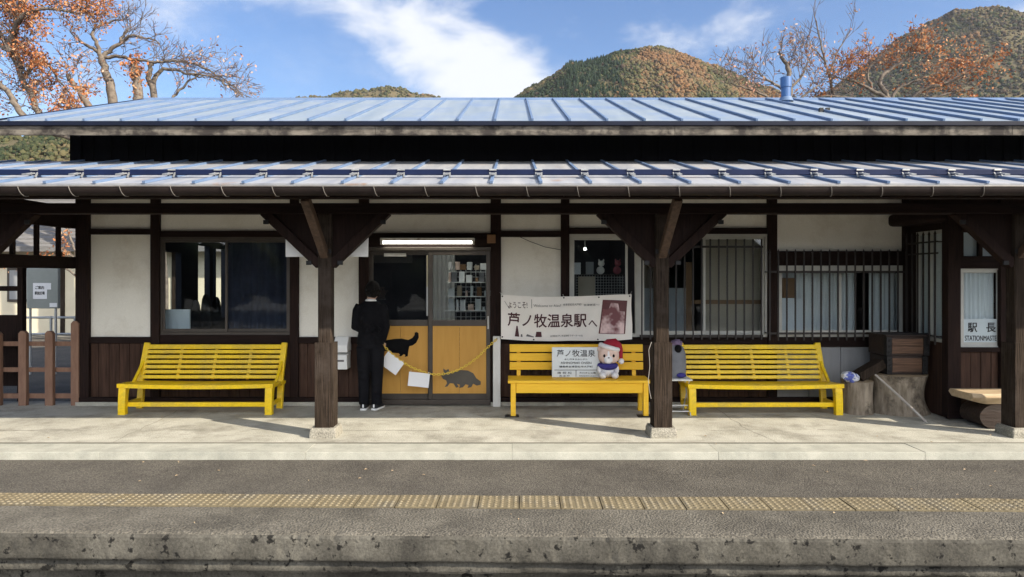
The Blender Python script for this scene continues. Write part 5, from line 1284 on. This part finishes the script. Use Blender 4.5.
def forest():
    rr = np.random.default_rng(4)
    bm = bmesh.new(); bmesh.ops.create_icosphere(bm, subdivisions=1, radius=1); bm.verts.ensure_lookup_table()
    bv = np.array([v.co[:] for v in bm.verts]); bf = np.array([[v.index for v in f.verts] for f in bm.faces]); bm.free()
    cone = np.array([[math.cos(k * 1.0472) * r_, math.sin(k * 1.0472) * r_, z] for z, r_ in ((-1, .9), (-.2, .75), (.6, .42)) for k in range(6)] + [[0, 0, 1.7]])
    cf = [];
    for l in range(2):
        for k in range(6): a, b = l * 6 + k, l * 6 + (k + 1) % 6; cf += [[a, b, b + 6], [a, b + 6, a + 6]]
    for k in range(6): cf.append([12 + k, 12 + (k + 1) % 6, 18])
    cf = np.array(cf)
    V, Fc, S = [], [], []; off = 0; cnt = 0
    def put(x, y, kind, sc):
        nonlocal off, cnt
        z = hz(x, y); con = kind < .16
        b, f = (cone, cf) if con else (bv, bf)
        s = np.array([sc, sc, sc * (1.25 if con else rr.uniform(.7, 1.25))])
        v = b * (1 + (rr.random((len(b), 1)) - .5) * (.16 if con else .75)) * s
        a = rr.uniform(0, 6.28); c, s_ = math.cos(a), math.sin(a); v = v @ np.array([[c, s_, 0], [-s_, c, 0], [0, 0, 1]])
        V.append(v + np.array([x, y, z + sc * (.75 if con else .28)])); Fc.append(f + off); S.append(np.full(len(b), kind)); off += len(b); cnt += 1
    def kind(x, y, hill):
        px = 512 + x * F / y; n = noise.noise(Vector((x * .017, y * .017, 1))); n2 = noise.noise(Vector((x * .05, y * .05, 6)))
        if hill == 0:                                                    # dark conifer plantation on the left shoulder of the middle hill
            t = (px - 626) / 14 + n * 1.2
            zz = hz(x, y); py = HY - (zz - CH) * F / y
            if rr.random() < .10: return float(rr.uniform(.89, 1))
            if 572 + (py - 58) * -.5 + n2 * 14 < px < 622 + n * 14 + n2 * 12 + rr.normal(0, 2.5) and py > 62 + n * 5 + rr.normal(0, 1.5) and n2 > -.35 and rr.random() < .72: return float(np.clip(rr.normal(.07 + .05 * max(0, n2), .04), 0, .158))
            base = .52 + n * .75 + n2 * .35 + (.08 if px > 640 else -.10)
        elif hill == 1:
            base = .54 + n * .5 + n2 * .35
            if rr.random() < .42: return float(rr.uniform(.89, 1))
        elif hill == 2: base = .48 + n * .3
        else: base = .42 + n * .25 + n2 * .2
        k = float(np.clip(rr.normal(base, .10), .17, .86)); return k
    want = {0: 23000, 1: 25000, 2: 2500, 3: 8000}
    for h, N_ in want.items():
        Y, w0, w1, cr = HILLS[h]; got = 0; tries = 0
        while got < N_ and tries < N_ * 60:
            tries += 1
            x = rr.uniform(cr[0][0], cr[-1][0]); y = rr.uniform(Y - w0, Y + w1 * .12)
            px = 512 + x * F / y
            if not -160 < px < 1200: continue
            z = hz(x, y)
            if z < 6: continue
            py = HY - (z - CH) * F / y
            if h < 3 and py > 112: continue
            if h == 3 and (px > 210 or py > 172 or py < 90): continue
            sc = (.65 + 1.45 * rr.random() ** 2.2) * (1 if h != 3 else .5) * (Y / 650 if h in (1, 2) else 1)
            put(x, y, kind(x, y, h), sc); got += 1
    V = np.concatenate(V); Fc = np.concatenate(Fc); S = np.concatenate(S)
    me = bpy.data.meshes.new('hillside_forest'); me.vertices.add(len(V)); me.vertices.foreach_set('co', V.ravel())
    me.loops.add(Fc.size); me.loops.foreach_set('vertex_index', Fc.ravel().astype(np.int32))
    me.polygons.add(len(Fc)); me.polygons.foreach_set('loop_start', np.arange(0, Fc.size, 3, dtype=np.int32))
    me.update(calc_edges=True); me.validate()
    at = me.attributes.new('species', 'FLOAT', 'POINT'); at.data.foreach_set('value', S.astype(np.float32))
    me.materials.append(M['forest']); o = bpy.data.objects.new('hillside_forest', me); COL.objects.link(o)
    tag(o, 'mixed autumn forest covering the hills behind the station', 'forest', kind='stuff'); print('crowns', cnt)
forest()

def reflection_wood():  # trees added out of view so the panes reflect something dark
    rr = np.random.default_rng(9); m = MB(); sp = []
    for i in range(800):
        x = rr.uniform(-70, 70); y = rr.uniform(-40, -24); z = rr.uniform(.0, 4.2); s = rr.uniform(.9, 1.6); o = Vector(rr.uniform(0, 50, 3)); n0 = len(m.v)
        m.ell((x, y, z), (s, s, s * .8), 9, 6, fn=lambda p: p * (1 + .45 * noise.noise(p * .9 + o))); sp += [float(rr.uniform(.0, .3))] * (len(m.v) - n0)
    o = m.build('reflection_wood', 'forest'); at = o.data.attributes.new('species', 'FLOAT', 'POINT'); at.data.foreach_set('value', sp)
    tag(o, 'unseen dark wood added behind the camera to darken the window reflections', 'wood', kind='stuff')
reflection_wood()
# ------------------------------------------------------------------ TREES BEHIND THE STATION
class Tree:
    def __init__(s, name, label, seed, group='autumn trees behind the station'):
        s.rr = random.Random(seed); s.wood = MB(); s.tw = MB(); s.leaves = []; s.args = (name, label, group); s.tips = []
    def limb(s, key, r0, r1, n=7, wob=.03):
        """thick limb through surveyed points (px,py,Y)"""
        P = [PT(*k) for k in key]; out = []
        for i in range(len(P) - 1):
            p0, p1, p2, p3 = P[max(i - 1, 0)], P[i], P[i + 1], P[min(i + 2, len(P) - 1)]
            for k in range(5):
                f = k / 5; q = .5 * (2 * p1 + (p2 - p0) * f + (2 * p0 - 5 * p1 + 4 * p2 - p3) * f * f + (-p0 + 3 * p1 - 3 * p2 + p3) * f ** 3)
                out.append(q + Vector([s.rr.uniform(-wob, wob) for _ in range(3)]) * (1 if i + k else 0))
        out.append(P[-1]); N_ = len(out)
        s.wood.tube(out, [r0 + (r1 - r0) * i / (N_ - 1) for i in range(N_)], n)
        return out
    def twig(s, p, d, L, r, depth, droop=0.0, leafp=0.0, spread=.75):
        rr = s.rr; pts = [p.copy()]; d = d.normalized(); seg = 3
        for i in range(seg):
            d = (d + Vector((rr.uniform(-.28, .28), rr.uniform(-.28, .28), rr.uniform(-.22, .26) - droop))).normalized(); pts.append(pts[-1] + d * (L / seg))
        s.tw.tube(pts, [r, r * .85, r * .7, r * .5], 4 if r < .025 else 5, cap=False)
        if leafp:
            for q in pts[1:]:
                if rr.random() < leafp: s.leaves.append((q, rr.random()))
        if depth > 0:
            for q, c in ((pts[-1], 2), (pts[2], 1), (pts[1], 1 if depth > 1 else 0)):
                for _ in range(c):
                    nd = (d + Vector((rr.uniform(-spread, spread), rr.uniform(-spread, spread), rr.uniform(-spread * .7, spread * .8)))).normalized()
                    s.twig(q, nd, L * rr.uniform(.58, .85), max(.0075, r * .62), depth - 1, droop, leafp, spread)
    def spray(s, pts, n, L, r, depth, droop=0.0, leafp=0.0, frm=.3, up=.35):
        for i in range(n):
            k = int(len(pts) * (frm + (1 - frm) * (i + s.rr.random()) / n)); k = min(max(k, 1), len(pts) - 1)
            t = (pts[k] - pts[k - 1]).normalized()
            d = t * .6 + Vector((s.rr.uniform(-.9, .9), s.rr.uniform(-.8, .8), s.rr.uniform(-.3, .7) + up))
            s.twig(pts[k], d, L * s.rr.uniform(.7, 1.15), r, depth, droop, leafp)
    def done(s, leafmat='leaf', size=.10, clump=4, base=None, jit=.16):
        name, label, group = s.args
        t = thing(name, label, 'tree', base, group)
        s.wood.build('trunk', 'bark', t); s.tw.build('twigs', 'twig', t)
        if s.leaves:
            m = MB(); sp = []
            for q, k in s.leaves:
                for _ in range(clump):
                    c = q + Vector([s.rr.gauss(0, jit) for _ in range(3)]); a = Vector([s.rr.gauss(0, 1) for _ in range(3)]).normalized(); b = a.cross(Vector([s.rr.gauss(0, 1) for _ in range(3)])).normalized()
                    z = size * s.rr.uniform(.6, 1.25); m.add([c - a * z, c + b * z * .55, c + a * z, c - b * z * .55], [(0, 1, 2, 3)]); kk = min(1, max(0, k + s.rr.uniform(-.3, .3))); sp += [kk] * 4
            o = m.build('leaves', leafmat, t); at = o.data.attributes.new('species', 'FLOAT', 'POINT'); at.data.foreach_set('value', sp)
        return t
G = -.14
def root(px, Y): return (PX(px, Y), Y, G)
# far left: two leaning trunks under rust coloured leaves
Y = 18.5
t = Tree('cherry_tree', 'leaning cherry tree at the far left still carrying many rust orange leaves', 3)
a1 = t.limb([(104, HY + (CH - G) * F / Y, Y), (102, 200, Y), (92, 152, Y), (60, 130, Y), (43, 119, Y), (36, 107, Y), (20, 72, Y + .3), (8, 48, Y + .5), (-6, 20, Y)], .15, .05)
a2 = t.limb([(98, 190, Y), (86, 146, Y), (50, 131, Y - .3), (28, 120, Y - .4), (17, 107, Y - .5), (2, 86, Y - .5), (-25, 60, Y - .5)], .11, .06)
a3 = t.limb([(20, 72, Y + .3), (14, 40, Y), (20, 20, Y - .5), (45, 8, Y - .6), (80, 14, Y - .6)], .09, .025)
a4 = t.limb([(24, 78, Y + .3), (40, 60, Y), (58, 78, Y), (72, 96, Y)], .06, .015)
a5 = t.limb([(8, 48, Y), (20, 10, Y), (40, -25, Y)], .09, .03); a6 = t.limb([(12, 52, Y), (-10, 40, Y), (-40, 30, Y)], .08, .03)
t.spray(a3, 15, .62, .014, 2, .05, .55, .25); t.spray(a4, 12, .5, .012, 2, .18, .5, .2, .0); t.spray(a5, 10, .7, .014, 2, .05, .5, .2); t.spray(a6, 8, .7, .016, 2, .08, .3, .1); t.spray(a1, 12, .75, .011, 3, .03, .10, .5); t.spray(a2, 5, .6, .013, 2, .05, .10, .6)
t.done('leaf', .046, 6, root(104, Y), .10)
# second tree: open bare crown with forked trunk
Y = 20
t = Tree('cherry_tree', 'bare cherry tree with pale forked trunk second from the left above the roof', 8)
b1_ = t.limb([(122, HY + (CH - G) * F / Y, Y), (118, 180, Y), (112, 97, Y), (106, 75, Y), (101.5, 56, Y)], .17, .095)
b2_ = t.limb([(101.5, 57, Y), (96, 42, Y), (93, 34, Y), (98, 26, Y), (112, 21, Y), (124, 20, Y)], .065, .015)
b3_ = t.limb([(102, 57, Y), (112, 49, Y), (121, 42, Y), (132, 36, Y), (150, 39, Y), (160, 44, Y)], .07, .015)
b4_ = t.limb([(98, 52, Y), (88, 46, Y), (78, 40, Y), (70, 30, Y)], .06, .015); b5_ = t.limb([(104, 57, Y), (120, 57, Y), (140, 60, Y), (158, 62, Y), (175, 60, Y)], .06, .02)
b6_ = t.limb([(121, 42, Y), (124, 33, Y), (131, 28, Y)], .05, .015)
for L_, n_ in ((b2_, 9), (b3_, 9), (b4_, 7), (b5_, 6), (b6_, 4)): t.spray(L_, n_, .50, .012, 2, .0, .02, .2, .25)
t.done('pinkleaf', .05, 3, root(122, Y), .12)
# third: low spreading umbrella crown of fine twigs, and its ivy stub
Y = 20.5
t = Tree('cherry_tree', 'low spreading cherry tree whose fine bare twigs arch to the right above the roof', 21)
c1_ = t.limb([(165, HY + (CH - G) * F / Y, Y), (160, 180, Y), (154, 93, Y), (149, 82, Y), (151, 66, Y), (152, 62, Y)], .13, .05)
c2_ = t.limb([(152, 88, Y), (155, 77, Y), (162, 70, Y), (175, 70, Y), (190, 74, Y), (205, 78, Y)], .08, .02)
c3_ = t.limb([(185, 140, Y), (172, 105, Y), (178, 92, Y), (190, 81, Y), (200, 74, Y)], .055, .02); c4_ = t.limb([(150, 63, Y), (165, 61, Y), (185, 62, Y), (205, 68, Y), (225, 80, Y), (240, 92, Y)], .05, .015)
c5_ = t.limb([(190, 74, Y), (210, 76, Y), (228, 86, Y), (243, 96, Y)], .035, .012)
for L_, n_ in ((c2_, 9), (c3_, 6), (c4_, 18), (c5_, 10)): t.spray(L_, n_, .48, .011, 2, .05, .06, .15, .15)
t.done('pinkleaf', .05, 3, root(165, Y), .12)
t = Tree('dead_trunk', 'short broken trunk wrapped in red brown ivy between the two bare cherry trees', 5)
d1_ = t.limb([(140, HY + (CH - G) * F / 20, 20), (138, 150, 20), (137, 95, 20), (136, 75, 20), (134.5, 63, 20)], .17, .10)
for q in d1_[8:]:
    for _ in range(5): t.leaves.append((q + Vector((t.rr.uniform(-.12, .12), t.rr.uniform(-.14, .05), t.rr.uniform(-.1, .1))), t.rr.random()))
t.spray(d1_, 5, .35, .012, 1, 0, .3, .6); t.done('leaf', .055, 5, root(140, 20), .08)
t = Tree('cherry_tree', 'slanting broken cherry limb with pinkish twigs beside the pale forked trunk', 13)
e1_ = t.limb([(112, HY + (CH - G) * F / 19.3, 19.3), (100, 150, 19.3), (84, 99, 19.3), (76, 87, 19.3), (68, 75, 19.3)], .13, .06)
t.spray(e1_, 9, .55, .011, 2, .04, .14, .45, .3); t.done('pinkleaf', .055, 3, root(112, 19.3), .14)
# right: slender bare leader and low branches with orange leaves
Y = 22
t = Tree('slender_tree', 'slender bare tree rising highest to the right of the blue vent pipe', 34)
f1_ = t.limb([(842, HY + (CH - G) * F / Y, Y), (838, 180, Y), (833, 95, Y), (826, 65, Y), (820, 40, Y), (814, 14, Y)], .075, .012, wob=.02)
f2_ = t.limb([(829, 75, Y), (836, 58, Y), (843, 42, Y), (850, 32, Y)], .035, .010); f3_ = t.limb([(824, 60, Y), (815, 50, Y), (806, 44, Y)], .03, .010); f4_ = t.limb([(833, 92, Y), (843, 80, Y), (846, 70, Y)], .035, .012)
for L_, n_ in ((f1_, 12), (f2_, 5), (f3_, 5), (f4_, 4)): t.spray(L_, n_, .55, .010, 1, -.10, .05, .45, .55)
t.done('pinkleaf', .055, 2, root(842, Y), .12)
t = Tree('bare_tree', 'tangled bare tree with pinkish twigs around the blue vent pipe', 41)
Y = 21
g1_ = t.limb([(790, HY + (CH - G) * F / Y, Y), (788, 160, Y), (789, 100, Y), (789, 72, Y), (782, 57, Y), (779, 52, Y)], .13, .03)
g2_ = t.limb([(789, 90, Y), (800, 78, Y), (806, 66, Y), (812, 55, Y)], .05, .012); g3_ = t.limb([(788, 95, Y), (775, 84, Y), (762, 76, Y), (750, 70, Y)], .05, .012); g4_ = t.limb([(789, 110, Y), (770, 98, Y), (745, 88, Y), (725, 82, Y)], .05, .012); g5_ = t.limb([(790, 108, Y), (810, 92, Y), (820, 84, Y)], .05, .012)
for L_, n_ in ((g1_, 8), (g2_, 8), (g3_, 10), (g4_, 9), (g5_, 6)): t.spray(L_, n_, .55, .011, 2, -.02, .08, .25, .3)
t.done('pinkleaf', .055, 3, root(790, Y), .14)
t = Tree('cherry_tree', 'spreading cherry tree with orange leaves in front of the right hand hill', 55)
Y = 21.5
h1_ = t.limb([(900, HY + (CH - G) * F / Y, Y), (898, 180, Y), (895, 125, Y), (885, 98, Y)], .22, .14)
h2_ = t.limb([(885, 98, Y), (868, 88, Y), (850, 80, Y), (832, 78, Y)], .07, .015); h3_ = t.limb([(890, 100, Y), (880, 80, Y), (893, 68, Y), (908, 58, Y), (922, 50, Y)], .08, .015); h4_ = t.limb([(895, 115, Y), (920, 92, Y), (942, 84, Y), (965, 74, Y), (972, 68, Y)], .09, .02)
h5_ = t.limb([(888, 105, Y), (900, 88, Y), (925, 78, Y), (948, 70, Y)], .06, .015); h6_ = t.limb([(892, 112, Y), (940, 96, Y), (975, 88, Y)], .06, .015); h7_ = t.limb([(872, 90, Y), (868, 72, Y), (878, 60, Y)], .05, .012); h8_ = t.limb([(890, 110, Y), (850, 98, Y), (815, 96, Y)], .06, .015)
for L_, n_ in ((h2_, 9), (h3_, 12), (h4_, 9), (h5_, 9), (h6_, 6), (h7_, 6), (h8_, 6)): t.spray(L_, n_, .56, .010, 2, .02, .15, .3, .3)
t.done('leaf', .050, 7, root(900, Y), .10)
# small rust leaved tree seen through the gate, in front of the cream house
Y = 17.5
t = Tree('young_tree', 'young tree with orange leaves seen through the left gate screen', 61, 'autumn trees behind the station')
k1_ = t.limb([(82, HY + (CH - G) * F / Y, Y), (80, 300, Y), (78, 262, Y), (72, 240, Y), (66, 226, Y)], .06, .02); k2_ = t.limb([(79, 280, Y), (62, 266, Y), (45, 266, Y)], .03, .01); k3_ = t.limb([(78, 275, Y), (74, 258, Y), (58, 250, Y)], .03, .01); k4_ = t.limb([(62, 266, Y), (25, 264, Y), (0, 268, Y)], .02, .008)
for L_, n_ in ((k1_, 6), (k2_, 3), (k3_, 4), (k4_, 3)): t.spray(L_, n_, .35, .007, 1, .05, .28, .3, .2)
t.done('leaf', .045, 5, root(82, Y), .09)

if HAZE:
    hm = bpy.data.materials.new('valley_air'); tt, NN, LL = nt(hm)
    oo = NN.new('ShaderNodeOutputMaterial'); pv = NN.new('ShaderNodeVolumePrincipled'); pv.inputs['Density'].default_value = HAZE; pv.inputs['Color'].default_value = (.86, .91, 1, 1); pv.inputs['Anisotropy'].default_value = .2
    LL.new(pv.outputs[0], oo.inputs['Volume']); M['valley_air'] = hm
    hb = MB(); hb.box(-560, 1300, -50, 1290, -2.3, 345); tag(hb.build('haze', 'valley_air'), 'thin pale valley air between the station and the hills', 'haze', kind='stuff')
# ------------------------------------------------------------------ SKY, SUN, CAMERA
EL, AZ = R(30.5), math.atan2(.867, -.498)             # sun direction: to the right and behind the camera
sd = Vector((math.cos(EL) * .867, -math.cos(EL) * .498, math.sin(EL)))
w = bpy.data.worlds.new('World'); SC.world = w; w.use_nodes = True
t_, N, L = w.node_tree, w.node_tree.nodes, w.node_tree.links; N.clear()
out = N.new('ShaderNodeOutputWorld'); bg = N.new('ShaderNodeBackground'); bg.inputs[1].default_value = SKY
sk = N.new('ShaderNodeTexSky'); sk.sky_type = 'NISHITA'; sk.sun_disc = False; sk.sun_elevation = EL; sk.sun_rotation = AZ
sk.altitude = 300; sk.air_density = 1.0; sk.dust_density = .25; sk.ozone_density = 2.0
tc = N.new('ShaderNodeTexCoord')
def vmath(op, a, b=None):
    n = N.new('ShaderNodeVectorMath'); n.operation = op; L.new(a, n.inputs[0])
    if b is not None: n.inputs[1].default_value = b
    return n
def mth(op, a, b=None, clamp=False):
    n = N.new('ShaderNodeMath'); n.operation = op; n.use_clamp = clamp
    for i, v in enumerate((a, b)):
        if v is None: continue
        if isinstance(v, (int, float)): n.inputs[i].default_value = v
        else: L.new(v, n.inputs[i])
    return n.outputs[0]
dirv = vmath('NORMALIZE', tc.outputs['Generated']).outputs[0]
def blob(px, py, rx, rz, tilt=0):
    """soft bank of cloud round one compass direction of the sky"""
    d = Vector(((px - 512) / F, 1, (HY - py) / F)).normalized(); rt = d.cross(Vector((0, 0, 1))).normalized(); up = rt.cross(d)
    c, s = math.cos(tilt), math.sin(tilt); e1 = rt * c + up * s; e2 = up * c - rt * s
    a = mth('DIVIDE', vmath('DOT_PRODUCT', dirv, e1).outputs['Value'], rx / F); b = mth('DIVIDE', vmath('DOT_PRODUCT', dirv, e2).outputs['Value'], rz / F)
    r2 = mth('ADD', mth('MULTIPLY', a, a), mth('MULTIPLY', b, b)); fr = mth('GREATER_THAN', vmath('DOT_PRODUCT', dirv, d).outputs['Value'], 0)
    return mth('MULTIPLY', mth('SUBTRACT', 1.0, mth('POWER', r2, .6)), fr)
sdot = vmath('DOT_PRODUCT', dirv, (0.25, -.93, .26)).outputs['Value']      # unseen bright cloud added behind the camera to light the shaded wall
SOUTH_FILL = mth('MULTIPLY', mth('SUBTRACT', sdot, .35), 1.9)
acc = None
for bl, am in ((blob(460, 72, 140, 60, R(-12)), 1.25), (blob(365, 12, 130, 46, R(-8)), 1.1), (blob(515, 98, 110, 42, R(-8)), 1.3), (blob(690, 42, 120, 34, R(4)), .72), (blob(560, 100, 60, 40, 0), .5), (blob(240, -20, 120, 30, 0), .35), (blob(90, 12, 150, 26, R(-12)), .40), (blob(1180, 30, 220, 60, 0), .7), (blob(-300, 60, 240, 60, 0), .8), (blob(560, -320, 380, 120, 0), .8), (SOUTH_FILL, 1.0)):
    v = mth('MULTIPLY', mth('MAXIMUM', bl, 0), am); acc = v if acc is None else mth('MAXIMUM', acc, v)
mp = N.new('ShaderNodeMapping'); mp.inputs['Scale'].default_value = (1, 1, 1.9); L.new(dirv, mp.inputs[0])
nz = N.new('ShaderNodeTexNoise'); nz.inputs['Scale'].default_value = 6.5; nz.inputs['Detail'].default_value = 9; nz.inputs['Roughness'].default_value = .56; nz.inputs['Distortion'].default_value = .25; L.new(mp.outputs[0], nz.inputs['Vector'])
nz2 = N.new('ShaderNodeTexNoise'); nz2.inputs['Scale'].default_value = 3.0; nz2.inputs['Detail'].default_value = 8; nz2.inputs['Roughness'].default_value = .6; L.new(mp.outputs[0], nz2.inputs['Vector'])
f = mth('ADD', mth('MULTIPLY', acc, .78), mth('MULTIPLY', mth('SUBTRACT', nz.outputs['Fac'], .5), 2.1))
mr = N.new('ShaderNodeMapRange'); mr.interpolation_type = 'SMOOTHSTEP'; mr.inputs['From Min'].default_value = .14; mr.inputs['From Max'].default_value = .82; L.new(f, mr.inputs[0])
wisp = N.new('ShaderNodeMapRange'); wisp.interpolation_type = 'SMOOTHSTEP'; wisp.inputs['From Min'].default_value = .44; wisp.inputs['From Max'].default_value = .80; wisp.inputs['To Max'].default_value = .42; L.new(nz2.outputs['Fac'], wisp.inputs[0])
mask = mth('MAXIMUM', mth('MULTIPLY', mr.outputs[0], .92), wisp.outputs[0])
mx = N.new('ShaderNodeMix'); mx.data_type = 'RGBA'; L.new(mask, mx.inputs['Factor'])
hs = N.new('ShaderNodeHueSaturation'); hs.inputs['Saturation'].default_value = 1.14; hs.inputs['Value'].default_value = 1.0; hs.inputs['Hue'].default_value = .508; L.new(sk.outputs[0], hs.inputs['Color'])
L.new(hs.outputs[0], mx.inputs['A']); sb = mth('ADD', mth('MULTIPLY', mth('MAXIMUM', SOUTH_FILL, 0.0, ), 1.9), 1.0)  # the added bank behind the camera is brightened further to lift the shade
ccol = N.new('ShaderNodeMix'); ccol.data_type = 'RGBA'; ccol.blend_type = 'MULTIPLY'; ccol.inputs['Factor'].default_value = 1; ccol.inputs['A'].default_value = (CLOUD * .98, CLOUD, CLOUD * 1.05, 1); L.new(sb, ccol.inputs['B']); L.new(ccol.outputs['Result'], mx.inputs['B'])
L.new(mx.outputs['Result'], bg.inputs[0]); L.new(bg.outputs[0], out.inputs[0])
sl = bpy.data.lights.new('sun', 'SUN'); sl.energy = SUN; sl.angle = R(.55); sl.color = (1.0, .90, .74)
so = bpy.data.objects.new('sun', sl); COL.objects.link(so); so.location = (20, -15, 25); so.rotation_euler = (-sd).to_track_quat('-Z', 'Y').to_euler()
cam = bpy.data.cameras.new('camera'); co = bpy.data.objects.new('camera', cam); COL.objects.link(co); SC.camera = co
co.location = (0, 0, CH); co.rotation_euler = (R(90), 0, 0); cam.sensor_width = 36; cam.lens = F / 1024 * 36; cam.shift_y = -11.5 / 1024
cam.clip_start = .05; cam.clip_end = 6000
SC.view_settings.view_transform = 'Standard'; SC.view_settings.look = 'None'; SC.view_settings.exposure = EXPO; SC.view_settings.gamma = 1
SC.cycles.max_bounces = 8; SC.cycles.diffuse_bounces = 4; SC.cycles.transparent_max_bounces = 12; SC.cycles.use_denoising = True
